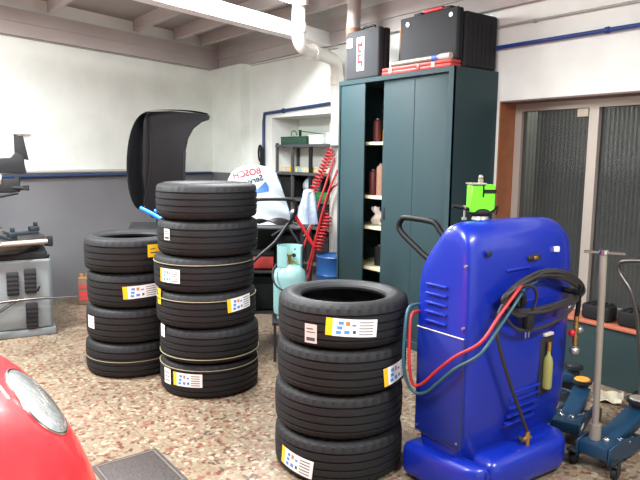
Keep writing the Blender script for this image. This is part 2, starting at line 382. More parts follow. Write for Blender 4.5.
# drain pipe
t = thing('drain_pipe', 'pale plastic drainpipe with two elbows left of the cabinet', 'pipe', (3.85, 4.85, 0))
L0 = Vector((3.85, 4.85, 0))
pts = [Vector(p)-L0 for p in ((3.22, 4.60, 2.97), (3.22, 4.60, 2.60), (3.23, 4.605, 2.52), (3.29, 4.63, 2.46), (3.4, 4.67, 2.45), (3.72, 4.80, 2.44), (3.82, 4.84, 2.41), (3.86, 4.855, 2.32), (3.86, 4.855, 2.2), (3.86, 4.855, 1.0), (3.86, 4.855, 0.01))]
b = B(); b.tube(pts, .058, 18, sub=8); obj('tube', b, 'pvc', t)
for p_, q_ in (((-.63, -.25, 2.58), (-.63, -.25, 2.66)), ((-.42, -.165, 2.448), (-.36, -.14, 2.446)), ((0.01, 0.005, 2.20), (0.01, 0.005, 2.28))):
    obj('socket', B().cyl(p_, q_, .068, n=20), 'pvc', t)
# stub pipe over the small case
t = thing('vent_stub', 'short stained pipe stub hanging from the ceiling above the small black case', 'pipe', (3.62, 4.33, 2.5))
b = B(); b.cyl((0, 0, .12), (0, 0, .48), .06); obj('tube', b, 'beam', t)
b = B(); b.cyl((0, 0, .05), (0, 0, .12), .064, .07); obj('collar', b, 'rust', t)

# ceiling lamps
for i, (x, y) in enumerate(((2.62, 4.36), (.6, 1.3), (-1.4, 3.6), (2.2, .2), (.3, 5.1))):
    lab = ['fluorescent ceiling lamp with a white tray beside the white drainpipe', 'fluorescent ceiling lamp above the camera', 'fluorescent ceiling lamp far over on the left', 'fluorescent ceiling lamp behind the blue machine', 'fluorescent ceiling lamp near the tyre changer'][i]
    if i: continue
    t = thing('ceiling_lamp', lab, 'lamp', (x, y, 2.86), rz=radians(17))
    b = B(); b.box(-.62, .62, -.09, .09, -.02, .0); b.prism([(-.62, -.09, -.02), (-.62, .09, -.02), (-.62, .05, .0), (-.62, -.05, 0)], (1.24, 0, 0)); b.box(-.62, .62, -.04, .04, -.0, .03); obj('tray', b, 'white', t)
    b = B(); b.cyl((-.58, -.04, -.045), (.58, -.04, -.045), .017); b.cyl((-.58, .04, -.045), (.58, .04, -.045), .017); obj('tube', b, 'lamp', t)
    for x0 in (-.62, .58): obj('end_holder', B().box(x0, x0+.04, -.07, .07, -.065, -.02), 'white', t)

# ------------------------------------------------------------------ tyres
def tyre_bm(R, w, rb):
    h = w/2
    half = [(rb+.004, -h*.62), (rb, -h*.74), (rb+.006, -h*.84), (rb+.02, -h*.90), (rb+.024, -h*.93), (rb+.045, -h*.985), (rb+(R-rb)*.5, -h), (R-.045, -h*.965), (R-.028, -h*.93), (R-.016, -h*.88), (R-.008, -h*.80)]
    tread = []
    z = -h*.80; zs = [-.80]
    gr = [-.56, -.22, .14, .50]; gd = .0085; gw = .05
    for g in gr:
        cr = R-.004*abs(g)
        tread += [(cr-.001, h*(g-gw)), (cr-gd, h*(g-gw+.015)), (cr-gd, h*(g+gw-.015)), (cr-.001, h*(g+gw))]
    right = [(r, -z) for r, z in half[::-1]]
    inner = [(rb+.016, h*.66), (rb+.05, h*.90), (R-.06, h*.90), (R-.028, h*.72), (R-.022, 0), (R-.028, -h*.72), (R-.06, -h*.90), (rb+.05, -h*.90), (rb+.016, -h*.66)]
    prof = half+tread+right+inner
    n = 168; t = bmesh.new(); rings = []
    for i, (r, z) in enumerate(prof):
        sh = 1 if i in (9, 10) or i in (len(half)+len(tread), len(half)+len(tread)+1) else 0
        rings.append([t.verts.new(((r-(.006 if sh and k % 4 == 0 else 0))*cos(2*pi*k/n), (r-(.006 if sh and k % 4 == 0 else 0))*sin(2*pi*k/n), z)) for k in range(n)])
    m = len(prof)
    for i in range(m):
        a = rings[i]; b_ = rings[(i+1) % m]
        for k in range(n):
            f = t.faces.new((a[k], a[(k+1) % n], b_[(k+1) % n], b_[k])); f.smooth = True
            f.material_index = 1 if (i < 8 or i > len(half)+len(tread)+2) else 0
    bmesh.ops.recalc_face_normals(t, faces=t.faces)
    me = bpy.data.meshes.new('tyre'); t.to_mesh(me); t.free()
    me.materials.append(M['rubber']); me.materials.append(M['sidewall']); me.set_sharp_from_angle(angle=radians(32))
    return me
def sticker(parent, R, ang, z, wd, ht, kind='eu', tilt=0., name='label'):
    """curved patch on the tread; kind decides the printed marks"""
    b = B(); r = R+.0015
    def patch(u0, u1, v0, v1, lift, mi):
        b.mi = mi
        def f(u, v):
            s = (u0+(u1-u0)*u-.5)*wd; q = (v0+(v1-v0)*v-.5)*ht
            a = radians(ang)+(s*cos(tilt)-q*sin(tilt))/R
            zz = z+s*sin(tilt)+q*cos(tilt)
            return ((r+lift)*cos(a), (r+lift)*sin(a), zz)
        b.grid(f, max(2, int(10*(u1-u0))+2), 2)
    if kind == 'eu':
        patch(0, 1, 0, 1, 0, 0); patch(0, .13, 0, 1, .0006, 1)
        for i in range(3): patch(.20+.02*i+.0, .30+.02*i, .12+.27*i, .30+.27*i, .0006, 2)
        patch(.36, .46, .15, .35, .0006, 2); patch(.38, .46, .62, .85, .0006, 3)
        patch(.50, .58, .60, .72, .0006, 2)
        for i in range(5): patch(.64, .92, .12+.17*i, .17+.17*i, .0006, 4)
        patch(.52, .58, .18, .36, .0006, 4)
        ms = ['white_p', 'yellow', 'lblue', 'lorange', 'ink']
    elif kind == 'plain':
        patch(0, 1, 0, 1, 0, 0)
        for i in range(3): patch(.15, .85, .2+.25*i, .26+.25*i, .0006, 1)
        ms = ['white_p', 'ink']
    elif kind == 'grey':
        patch(0, 1, 0, 1, 0, 0); patch(.15, .85, .12, .3, .0006, 1); patch(.15, .85, .55, .6, .0006, 1); patch(.15, .7, .72, .78, .0006, 1)
        ms = ['label_grey', 'ink']
    else:
        patch(0, 1, 0, 1, 0, 0); patch(.2, .8, .3, .4, .0006, 1); patch(.2, .6, .6, .68, .0006, 1)
        ms = ['yellow', 'ink']
    lb = {'eu': 'white energy label with a yellow edge', 'plain': 'small white sticker', 'grey': 'small grey barcode sticker', 'yellow': 'yellow sticker'}[kind]
    return obj(name, b, ms, parent, label=lb)
def stripe(parent, R, z, m='stripe'):
    b = B(); b.lathe([(R-.003, z-.0018), (R+.0014, z-.0018), (R+.0014, z+.0018), (R-.003, z+.0018)], 96, closed=True)
    return obj('painted_stripe', b, m, parent, label='thin pale painted line around the tread')
def stack(x, y, R, w, rb, n, offs, specs, labels, group):
    me = tyre_bm(R, w, rb)
    for i in range(n):           # i = 0 is the topmost
        zc = (n-1-i)*w+w/2
        o = bpy.data.objects.new('tyre', me); COL.objects.link(o); ox, oy = offs[i]
        o.location = (x+ox, y+oy, zc); tag(o, labels[i], 'tyre', group)
        for s in specs.get(i, []):
            if s[0] == 'stripe': stripe(o, R-.001, s[1]-zc)
            else: sticker(o, R-.001, s[1], s[2]-zc, s[3], s[4], s[0], s[5] if len(s) > 5 else 0)
def lab4(w, names): return names
stack(1.894, 2.31, .32, .214, .207, 4, [(0, 0), (-.005, .0), (-.012, .01), (-.018, .0)],
      {0: [('eu', -122, .752, .235, .080, -.06), ('grey', -156, .715, .062, .088)], 1: [('eu', -74, .515, .2, .088, .12)], 3: [('eu', -168, .085, .2, .088, -.12)]},
      ['topmost tyre of the front stack beside the blue machine', 'second tyre down in the front stack, white label at its right edge',
       'third tyre down in the front stack, without any label showing', 'bottom tyre of the front stack, standing on the floor'], 'tyres in the front stack')
stack(1.82, 3.621, .322, .2225, .215, 6, [(.004, 0), (.008, 0.0), (-.014, .014), (-.008, .0), (.006, -.01), (.008, 0)],
      {1: [('grey', -167, 1.025, .055, .07)], 2: [('stripe', .845), ('eu', -158, .775, .16, .085)], 3: [('stripe', .622), ('eu', -77, .595, .19, .085, .08), ('yellow', 178, .63, .05, .1)],
       4: [('stripe', .26), ('plain', 178, .41, .06, .08)], 5: [('stripe', .186), ('eu', -143, .125, .20, .085), ('plain', -172, .125, .07, .1)]},
      ['topmost tyre of the tall middle stack, no labels', 'second tyre from the top of the tall middle stack, small grey sticker', 'third tyre down in the tall middle stack, pale stripe above a label on its left',
       'fourth tyre from the top of the tall middle stack, label on its right', 'fifth tyre from the top of the tall middle stack, pale stripe near its lower edge', 'bottom tyre of the tall middle stack, standing on the floor'], 'tyres in the tall middle stack')
stack(1.556, 4.262, .322, .239, .215, 4, [(0, 0), (.012, 0), (-.0, .0), (-.012, -.0)],
      {0: [('yellow', -84, .87, .09, .085)], 1: [('eu', -103, .60, .235, .085, .06)], 2: [('plain', -171, .375, .085, .085)], 3: [('stripe', .12)]},
      ['topmost tyre of the stack furthest back, in front of the wheel balancer', 'second tyre from the top of the stack furthest back, wide label', 'third tyre down in the stack furthest back, small white sticker on its left',
       'bottom tyre of the stack furthest back, thin pale line around it'], 'tyres in the stack furthest back')
tag(obj('wood_wedge', B().box(-.09, .09, -.007, .007, -.01, .01, .002, mtx=Matrix.Rotation(-.45, 4, 'Y')), 'tan', loc=(1.700, 3.940, .215), rz=radians(23)), 'small tan wooden stick wedged between the two back tyre stacks', 'stick')

# ------------------------------------------------------------------ cabinet
t = thing('storage_cabinet', 'tall dark green metal cabinet with its doors slid apart', 'cabinet', (3.45, 3.015, 0))
W, D, Hh = 1.29, .495, 2.15
b = B(); b.box(0, D, 0, .02, 0, Hh); b.box(0, D, W-.02, W, 0, Hh); b.box(D-.02, D, .02, W-.02, 0, Hh); b.box(0, D-.02, .02, W-.02, Hh-.025, Hh); b.box(.02, D-.02, .02, W-.02, .06, .08)
b.box(-.004, .02, .0, .045, 0, Hh); b.box(-.004, .02, W-.02, W, 0, Hh); b.box(-.004, .02, .045, W-.02, Hh-.035, Hh); b.box(-.004, .02, .045, W-.02, 0, .06)
obj('body', b, 'cab', t)
for z in (.56, .91, 1.17, 1.62, 1.28+.05):
    if z > 1.3 and z < 1.6: continue
    obj('shelf', B().box(.055, D-.03, .022, W-.022, z-.012, z+.012), 'cream', t)
d1 = obj('door', B().box(.022, .036, .047, .745, .062, Hh-.037, .003).box(.0195, .023, .40, .406, .07, Hh-.05), 'cab', t)
d2 = obj('door', B().box(.004, .018, .955, W-.022, .062, Hh-.037, .003), 'cab', t)
obj('handle', B().box(.018, .0225, .70, .725, 1.0, 1.1, .002), 'dark', d1)
# inside, seen through the gap
def small_can(x, y, z, r, h, m, lab, top='steel', grp='cans and bottles in the cabinet', cap=True):
    t = thing('can', lab, 'can', (x, y, z), group=grp)
    b = B(); b.lathe([(0, 0), (r, 0), (r, h*.86), (r*.75, h*.92), (r*.5, h*.95), (0, h*.95)], 20); obj('body', b, m, t)
    b = B(); b.cyl((0, 0, h*.95), (0, 0, h), r*.45, n=14); obj('cap', b, top, t)
cx = 3.45
small_can(cx+.17, 3.99, 1.633, .035, .20, 'oxblood', 'dark red spray can on the top cabinet shelf')
small_can(cx+.2, 3.91, 1.633, .03, .12, 'yellow', 'small yellow tin on the top cabinet shelf')
small_can(cx+.16, 3.92, 1.183, .04, .27, 'rust', 'tall rusty brown bottle on the upper middle cabinet shelf')
small_can(cx+.17, 4.03, 1.183, .035, .22, 'oxblood', 'red brown can next to the tall bottle on the upper middle cabinet shelf')
small_can(cx+.18, 3.94, .573, .045, .18, 'blackm', 'dark tin on the lower cabinet shelf')
b = B(); b.grid(lambda u, v: (.02*sin(7*u+3*v)+.01*cos(11*v), .11*(u-.5)*(1-.25*v)+.008*sin(9*v), .15*v), 12, 12, thick=.012)
tag(obj('cloth', b, 'label_grey', loc=(cx+.15, 3.96, .932)), 'crumpled pale cloth on the middle cabinet shelf', 'cloth')
b = B(); b.tube([(0, -.09, 0.012), (.05, 0, .02), (-.03, .06, .012), (.04, .1, .03), (0, -.02, .05)], .011); 
# cases on the cabinet
TOP = Hh
def hard_case(name, label, loc, sx, sy, sz, m, hm, side=True):
    t = thing(name, label, 'case', loc)
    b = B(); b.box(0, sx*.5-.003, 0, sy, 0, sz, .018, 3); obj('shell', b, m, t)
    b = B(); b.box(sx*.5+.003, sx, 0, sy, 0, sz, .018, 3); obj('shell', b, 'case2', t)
    return t
t = hard_case('tool_case', 'small upright black case with a white and red sticker', (3.47, 3.83, TOP+.002), .13, .42, .40, 'case', 'black')
b = B(); b.tube([(.065, .12, .39), (.065, .13, .425), (.065, .2, .43), (.065, .27, .425), (.065, .28, .39)], .012); obj('handle', b, 'black', t)
b = B(); b.box(-.0025, .0005, .18, .27, .07, .34); st = obj('sticker', b, 'white_p', t, label='white sticker with red letters')
b = B(); b.box(-.0025, .0005, .335, .40, .27, .345); obj('sticker', b, 'white_p', t, label='small blank white sticker')
b = B()
for z0, z1, y0, y1 in ((.285, .32, .196, .222), (.285, .305, .2, .255), (.235, .32, .235, .258), (.235, .255, .205, .25), (.15, .225, .238, .262), (.15, .17, .2, .25), (.12, .17, .194, .216), (.205, .225, .215, .25)):
    b.box(-.004, -.0024, y0, y1, z0-.02, z1-.02)
obj('print', b, 'redprint', st)
# front of the one big black case, lit tone put into its grey
t = thing('tool_case', 'large grey case standing on edge with a red handle', 'case', (3.497, 3.045, TOP+.058))
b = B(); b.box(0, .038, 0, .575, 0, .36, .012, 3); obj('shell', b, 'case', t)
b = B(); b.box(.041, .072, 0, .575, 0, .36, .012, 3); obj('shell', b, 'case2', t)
b = B(); obj('handle_mount', b.box(.01, .062, .07, .15, .355, .378, .006), 'black', t); obj('handle_mount', B().box(.01, .062, .36, .44, .355, .378, .006), 'black', t)
b = B(); b.box(.018, .055, .16, .35, .365, .392, .01, 3); obj('handle', b, 'redprint', t, label='red handle')
for y, z in ((.06, .31), (.49, .305)):
    b = B(); b.cyl((-.004, y, z), (.002, y, z), .016, n=16); b.cyl((-.006, y, z), (-.003, y, z), .007, n=12); obj('latch', b, 'steel', t)
# main body of the same big case
t = thing('tool_case', 'deep black ribbed case at the right rear corner of the cabinet top', 'case', (3.575, 3.03, TOP+.003))
b = B(); b.box(0, .36, 0, .48, 0, .395, .02, 3); 
for i in range(6): b.box(.03+.05*i, .05+.05*i, -.004, .01, .03, .33, .003)
obj('shell', b, 'case2', t)
b = B(); b.box(.05, .2, .1, .38, .39, .405, .006); obj('lid_rib', b, 'black', t)
# support under the grey case front: red flat toolbox
t = thing('socket_case', 'flat red plastic case lying along the front edge of the cabinet top', 'case', (3.455, 3.055, TOP+.002))
b = B(); b.box(0, .112, 0, .72, 0, .026, .006); obj('base', b, 'reddull', t)
b = B(); b.box(0.002, .112, 0, .72, .028, .054, .008); obj('lid', b, 'reddull', t)
for y in (.15, .30, .60): b = B(); b.box(-.005, .006, y, y+.035, .008, .045, .003); obj('latch', b, 'paper' if y != .30 else 'reddull', t)
t = thing('torque_wrench_tube', 'long silver and white tube lying on the red case', 'tube', (3.472, 3.07, TOP+.056))
b = B(); b.cyl((0, .02, .022), (0, .60, .022), .021, n=16); b.cyl((0, .20, .022), (0, .215, .022), .0225, n=16); obj('barrel', b, 'zinc', t)
b = B(); b.cyl((0, .0, .022), (0, .10, .022), .0235, n=16); obj('head', b, 'label_grey', t)
b = B(); b.cyl((0, .12, .022), (0, .17, .022), .0225, n=16); obj('band', b, 'blueprint', t)
b = B(); b.box(0, .018, 0, .45, 0, .46); tag(obj('board', b, 'boardwood', loc=(3.86, 3.55, TOP+.002)), 'brown wooden board behind the cases on the cabinet', 'board')

# ------------------------------------------------------------------ blue service machine
MX, MY = 2.05, 1.655
t = thing('service_machine', 'bright blue wheeled air conditioning service machine', 'machine', (MX, MY, 0))
b = B(); tt = bmesh.new()
prof = [(0, .05), (0, .70), (.0, 1.10), (.03, 1.19), (.09, 1.235), (.15, 1.232), (.21, 1.17), (.315, 1.02), (.325, .9), (.33, .05)]
def loop(x, dz, iny):
    out = []
    for y, z in prof:
        k = max(0, (z-1.0)/.235)
        out.append(tt.verts.new((x, y*(1-0)+ (iny if y < .18 else -iny), z-dz*k)))
    return out
loops = [loop(x_*.925, d_, i_) for x_, d_, i_ in ((0, .07, .035), (.012, .035, .014), (.04, .008, .003), (.12, 0, -.008), (.42, 0, -.02), (.70, .008, -.008), (.78, .02, 0.003), (.84, .055, .012), (.868, .11, .03), (.876, .15, .05))]
for a, c in zip(loops, loops[1:]):
    for i in range(len(a)):
        tt.faces.new((a[i], a[(i+1) % len(a)], c[(i+1) % len(a)], c[i]))
tt.faces.new(loops[0]); tt.faces.new(loops[-1][::-1])
bmesh.ops.recalc_face_normals(tt, faces=tt.faces)
b._merge(tt, True)
body = obj('body', b, 'blue', t)
sm = body.modifiers.new('sub', 'SUBSURF'); sm.levels = 2; sm.render_levels = 2
# base skirt
b = B(); b.prism([(.09, -.09, .0), (.60, -.12, .0), (.70, -.06, 0), (.71, .36, 0), (.09, .36, 0)], (0, 0, .17), .05, 4)
bs = obj('base', b, 'blue', t); bs.location.z = .012
b = B(); b.prism([(-.05, .10, 0), (-.02, -.04, 0), (.03, -.09, 0), (.085, -.09, 0), (.085, .33, 0), (-.06, .33, 0)], (0, 0, .165), .04, 4); o = obj('wheel_cover', b, 'blue', t); o.location.z = .012
for x, y in ((.03, .03), (.64, .0), (.03, .28), (.64, .30)):
    b = B(); b.cyl((x-.012, y, .028), (x+.012, y, .028), .028, n=18); obj('wheel', b, 'black', t)
# side door panel on the left face
PX = -.006
b = B(); b.box(PX-.004, PX+.03, .018, .292, .235, .735, .008); sd = obj('side_panel', b, 'blued', t)
b = B(); b.tube([(PX-.004, .018, .735), (PX-.004, .292, .735)], .003, 6, False); obj('edge_seam', b, 'label_grey', sd)
b = B(); b.tube([(PX-.004, .018, .735), (PX-.004, .018, .235), (PX-.004, .292, .235)], .002, 6, False); obj('edge_seam', b, 'cable', sd)
for y, z in ((.035, .26), (.28, .26)): b = B(); b.cyl((PX-.008, y, z), (PX, y, z), .006, n=10); obj('screw', b, 'steel', sd)
for y, z in ((.03, .78), (.03, 1.05)): b = B(); b.cyl((PX-.003, y, z), (PX+.01, y, z), .006, n=10); obj('screw', b, 'steel', t)
for i in range(5):
    z = .775+i*.042
    b = B(); b.box(PX-.007, .02, .125, .25, z-.006, z+.003, .003); obj('louvre', b, 'blue', t)
# ridges on the front face
FY = -.012
def ridge(x0, x1, z, m='blue', name='ridge', dy=0.008, h=.008): b = B(); b.box(x0, x1, FY-dy, FY+.03, z-h, z+h, .005); obj(name, b, m, t)
for i in range(5): ridge(.27+.01*i, .49+.01*i, .29+i*.036)
ridge(.22, .40, 1.015, h=.006); ridge(.30, .52, .93, h=.006); ridge(.30, .50, .86, h=.006)
b = B(); b.sphere((.10, FY+.002, 1.10), .014, 1, .4, 1.1); obj('keyhole', b, 'dark', t)
b = B(); b.box(.37, .46, FY-.014, FY+.02, 1.045, 1.07, .008); k = obj('latch_recess', b, 'dark', t)
b = B(); b.box(.40, .43, FY-.020, FY-.012, 1.05, 1.066, .003); obj('latch', b, 'brass', k)
b = B(); b.box(.592, .615, FY-.006, FY+.02, 1.068, 1.092); obj('sticker', b, 'white_p', t)
b = B(); b.box(.505, .615, FY-.006, FY+.03, .375, .665, .012); rc = obj('bottle_recess', b, 'dark', t)
b = B(); b.lathe([(0, 0), (.019, 0), (.022, .01), (.022, .13), (.016, .155), (.008, .17), (.008, .20), (0, .20)], 18, c=(.555, FY-.02, .41)); obj('oil_bottle', b, 'amber', t)
b = B(); b.cyl((.555, FY-.02, .60), (.555, FY-.02, .64), .011, n=12); obj('bottle_cap', b, 'brass', t)
b = B(); b.box(.53, .60, FY-.014, FY+.01, .665, .68, .003); obj('bottle_clip', b, 'label_grey', t)
for x, z in ((.24, .87), (.70, .87)):
    b = B(); b.tube([(x, FY+.02, z), (x, FY-.07, z), (x, FY-.08, z+.01), (x, FY-.08, z+.04)], .014, 10, False); obj('cable_hook', b, 'black', t)
# cable bundle looped on the hooks
def loopc(cx, cz, a, h, y, tilt, n=20, jit=.01):
    return [Vector((cx+a*cos(2*pi*k/n)*cos(tilt)-h*sin(2*pi*k/n)*sin(tilt)+random.uniform(-jit, jit), y+.012*sin(3*2*pi*k/n+a*9), cz+h*sin(2*pi*k/n)*cos(tilt)+a*cos(2*pi*k/n)*sin(tilt)+random.uniform(-jit, jit))) for k in range(n)]
CY_ = FY-.045
for i in range(5):
    q = .006*(i-2); r_ = .004*(i-2)
    P = [(.15+q, CY_, .90-r_), (.20+q, CY_-.008*(i % 3), .945+r_), (.33, CY_-.01*(i % 3), .982+q), (.47, CY_-.01*(i % 2), .985+q*1.3), (.62, CY_, .955+q*1.6), (.74+q, CY_, .90+q), (.765+q, CY_-.01*(i % 2), .865), (.72+q, CY_, .838-q), (.60, CY_, .822-1.2*q), (.44, CY_-.01*(i % 3), .815-1.2*q+(.03 if i == 4 else 0)), (.28, CY_, .825-1.2*q), (.18+q, CY_, .86-q)]
    b = B(); b.tube(P, .0072, 8, close=True); obj('cable_loop', b, 'cable', t)
b = B(); b.tube([(.16, CY_, .84), (.19, CY_, .80), (.27, CY_, .75), (.40, CY_, .735), (.55, CY_, .745), (.67, CY_, .78), (.73, CY_, .84)], .008, 8); obj('cable', b, 'cable', t)
b = B(); b.tube([(.22, CY_-.01, .95), (.31, CY_-.02, .95), (.36, CY_-.02, .90), (.35, CY_-.01, .83), (.335, CY_, .79)], .007, 8); obj('cable', b, 'cable', t)
b = B(); b.cyl((.235, CY_+.02, .90), (.235, CY_-.03, .90), .035, n=18); obj('hook_cap', b, 'blackm', t)
pg = B(); pg.box(.305, .36, CY_-.02, CY_+.015, .745, .81, .01); pl = obj('plug', pg, 'blackm', t)
for dx in (-.012, .012): b = B(); b.cyl((.332+dx, CY_, .705), (.332+dx, CY_, .75), .004, n=10); obj('pin', b, 'steel', pl)
b = B(); b.tube([(.40, CY_+.012, .975), (.30, CY_-.0, .965), (.20, CY_-.03, .94), (.08, CY_-.03, .845), (-.01, -.07, .745), (-.045, .03, .665), (-.05, .127, .575), (-.05, .20, .50), (-.055, .25, .47), (-.07, .262, .50), (-.085, .262, .58), (-.07, .28, .70), (-.04, .30, .79), (.02, .30, .80)], .0072, 10); obj('hose', b, 'redhose', t, label='red charging hose')
b = B(); b.tube([(.40, CY_+.012, .955), (.30, CY_-.0, .94), (.20, CY_-.035, .905), (.09, CY_-.03, .80), (-.01, -.07, .695), (-.045, .03, .61), (-.05, .12, .52), (-.05, .19, .455), (-.06, .25, .44), (-.085, .28, .50), (-.105, .28, .60), (-.09, .29, .74), (-.05, .31, .82), (.02, .31, .83)], .0075, 10); obj('hose', b, 'teal_hose', t, label='dark teal charging hose')
b = B(); b.tube([(.16, CY_, .90), (.115, CY_, .84), (.12, CY_, .74), (.19, CY_, .58), (.30, CY_, .38), (.375, CY_, .25)], .0085, 8); obj('cable', b, 'cable', t)
b = B(); b.cyl((.38, CY_, .175), (.38, CY_, .25), .012); b.cyl((.34, CY_, .215), (.40, CY_, .215), .010); b.cyl((.38, CY_, .20), (.38, FY, .20), .009); obj('valve', b, 'brass', t)
b = B(); b.tube([(.74, CY_, .86), (.745, CY_, .80), (.735, CY_, .74)], .012, 8); obj('hose', b, 'black', t)
b = B()
for z in (.72, .685, .62, .60): b.cyl((.735, CY_, z), (.735, CY_, z+.025), .012, n=14)
b.cyl((.735, CY_, .57), (.735, CY_, .76), .007, n=10); obj('coupler', b, 'brass', t)
obj('red_cap', B().sphere((.70, CY_, .665), .018), 'red', t)
obj('knob', B().sphere((.765, CY_, .67), .022), 'steel', t); obj('knob', B().sphere((.72, CY_-.01, .575), .024, 1.2), 'steel', t)
b = B(); b.tube([(.30, .28, 1.05), (.30, .36, 1.08), (.30, .44, 1.13), (.30, .475, 1.165), (.30, .52, 1.182), (.30, .69, 1.186), (.30, .73, 1.17), (.30, .745, 1.135), (.30, .72, 1.10), (.30, .62, 1.04), (.30, .50, .98), (.30, .31, .95)], .0155, 12, sub=5); obj('handle', b, 'black', t)
b = B(); b.box(.27, .33, .30, .36, .92, .98, .012); obj('handle_mount', b, 'blackm', t)
mach = t
# green box with black strap on top
gx, gy, gz = 2.285, 1.81, 1.23
t = thing('leak_detector', 'lime green box with a black strap standing on the blue machine', 'tester', (gx, gy, gz), rz=aim(gx, gy)+.35)
b = B(); b.prism([(-.055, -.03, .03), (.03, -.03, .03), (.055, -.03, .045), (.055, -.03, .155), (-.055, -.03, .155)], (0, .07, 0), .004, 1); g = obj('housing', b, 'lime', t)
b = B(); b.box(-.06, .012, -.038, .045, .155, .163, .002); obj('top_plate', b, 'zinc', t)
b = B(); b.box(.0, .058, -.034, -.030, .118, .134); b.box(-.004, .002, -.033, -.029, .10, .155); b.box(.054, .059, -.033, .04, .118, .134); obj('strap', b, 'black', t)
b = B(); b.cyl((-.005, 0, .163), (-.005, 0, .18), .012); b.sphere((-.005, 0, .188), .011); obj('cap_knob', b, 'zinc', t)
b = B(); b.sphere((.0, 0, .03), .052, 1.0, .8, .5); obj('rubber_boot', b, 'blackm', t)
b = B(); b.cyl((0, 0, -.004), (0, 0, .012), .04, .035, n=18); obj('foot', b, 'zinc', t)
b = B(); b.tube([(-.05, 0, .04), (-.085, 0, .05), (-.13, 0, .058)], .009); obj('lead', b, 'black', t); b = B(); b.tube([(.05, -.02, .03), (.068, -.03, .06), (.062, -.03, .02)], .004, 6); obj('lead', b, 'black', t)
b = B(); b.cyl((-.075, 0, -.005), (-.075, 0, .04), .005, n=8); b.cyl((-.075, 0, -.006), (-.075, 0, .006), .012, n=10); b.cyl((-.075, 0, .045), (-.075, 0, .06), .009, n=10); obj('fitting', b, 'zinc', t)

# ------------------------------------------------------------------ trolley jacks
def jack(label, loc, rz, pole=True, pad='steel', s=1.):
    t = thing('trolley_jack', label, 'jack', loc, rz)
    # local +x towards the saddle end
    for sy in (-1, 1):
        b = B(); b.prism([(-.30, sy*.085, .07), (-.30, sy*.085, .17), (-.12, sy*.085, .18), (.10, sy*.085, .13), (.33, sy*.085, .10), (.33, sy*.085, .04), (0, sy*.085, .05)], (0, sy*.012, 0), .003, 1); obj('side_plate', b, 'jack', t)
    b = B(); b.box(-.30, -.12, -.084, .084, .09, .17, .01); obj('pump_housing', b, 'jack', t)
    b = B(); b.cyl((-.13, 0, .12), (.08, 0, .11), .04); obj('cylinder', b, 'steel', t)
    b = B(); b.prism([(-.14, -.06, .17), (.04, -.06, .19), (.27, -.06, .23), (.33, -.06, .22), (.33, -.06, .16), (.04, -.06, .12)], (0, .12, 0), .01); obj('lift_arm', b, 'jack', t)
    b = B(); b.cyl((.30, 0, .215), (.30, 0, .255), .045); obj('saddle_post', b, 'jackd', t)
    b = B(); b.lathe([(0, .25), (.05, .25), (.07, .262), (.072, .285), (.06, .285), (.055, .275), (0, .275)], 28, c=(.30, 0, 0)); obj('saddle', b, 'jackd', t)
    b = B(); b.lathe([(0, .274), (.053, .274), (.056, .288), (.050, .294), (0, .292)], 28, c=(.30, 0, 0)); obj('saddle_pad', b, pad, t)
    b = B(); b.cyl((.30, -.14, .045), (.30, .14, .045), .012); obj('axle', b, 'jackd', t)
    for sy in (-1, 1): b = B(); b.cyl((.30, sy*.105, .045), (.30, sy*.145, .045), .045, n=24); obj('front_wheel', b, 'jackd', t)
    for sy in (-1, 1):
        b = B(); b.box(-.31, -.24, sy*.10-.01, sy*.14+.01, .085, .10, .003); b.box(-.29, -.25, sy*.12-.022, sy*.12-.016, .03, .09); b.box(-.29, -.25, sy*.12+.016, sy*.12+.022, .03, .09); k = obj('caster_fork', b, 'jackd', t)
        b = B(); b.cyl((-.27, sy*.12-.014, .032), (-.27, sy*.12+.014, .032), .032, n=20); obj('caster_wheel', b, 'blackm', k)
    b = B(); b.cyl((-.10, -.075, .155), (-.10, .075, .155), .014); b.cyl((-.04, -.1, .14), (-.04, .1, .14), .01); b.sphere((-.20, -.03, .175), .02); b.sphere((-.20, .04, .175), .018); obj('bolts', b, 'chrome', t)
    return t
# jack with the upright T handle
J = jack('blue trolley jack nearest the camera with an upright steel T handle', (3.015, 1.475, 0), radians(4), pad='zinc'); J.scale = (.85,)*3
b = B(); b.cyl((-.215, .03, .15), (-.27, .03, 1.27), .019); b.cyl((-.215, .03, .13), (-.215, .03, .26), .032); obj('pole', b, 'zinc', J)
b = B(); b.cyl((-.31, .12, 1.262), (-.23, -.07, 1.262), .0085, n=12); b.cyl((-.27, .03, 1.255), (-.271, .03, 1.278), .026); obj('cross_bar', b, 'chrome', J)
J = jack('blue trolley jack behind, with an orange rubber saddle pad', (3.13, 1.78, 0), radians(20), pad='orange'); J.scale = (.78,)*3
text_mesh('lettering', 'nsor', .055, 'white_p', J, Matrix.Translation((-.19, -.0995, .12)) @ RX90)
J = jack('dark trolley jack furthest back against the green wall', (3.50, 2.26, 0), radians(-82), pad='jackd'); J.scale = (.8,)*3
b = B(); b.grid(lambda u, v: (.22*(u-.5), .17*(v-.5), .012+.01*sin(9*u+4*v)+.008*cos(12*v-5*u)), 12, 12, thick=.008)
tag(obj('rag', b, 'paper', loc=(3.74, 1.90, .0), rz=.4), 'crumpled cream rag on the floor by the green wall', 'rag')
# tyre blocks on the sill
for i, (y, lb) in enumerate(((2.14, 'black rubber block on the terracotta sill behind the upright jack handle'), (1.89, 'black rubber block on the terracotta sill nearest the right edge of the photo'))):
    t = thing('rubber_block', lb, 'block', (XR+.06, y, NZ0+.013), group='rubber blocks on the window sill')
    b = B(); b.box(-.06, .06, -.10, .10, 0, .11, .022, 3); obj('body', b, 'blackm', t)
    b = B()
    for k in range(4): b.box(-.062, .062, -.07+.04*k, -.055+.04*k, .105, .115, .002)
    obj('tread_ribs', b, 'blackm', t)
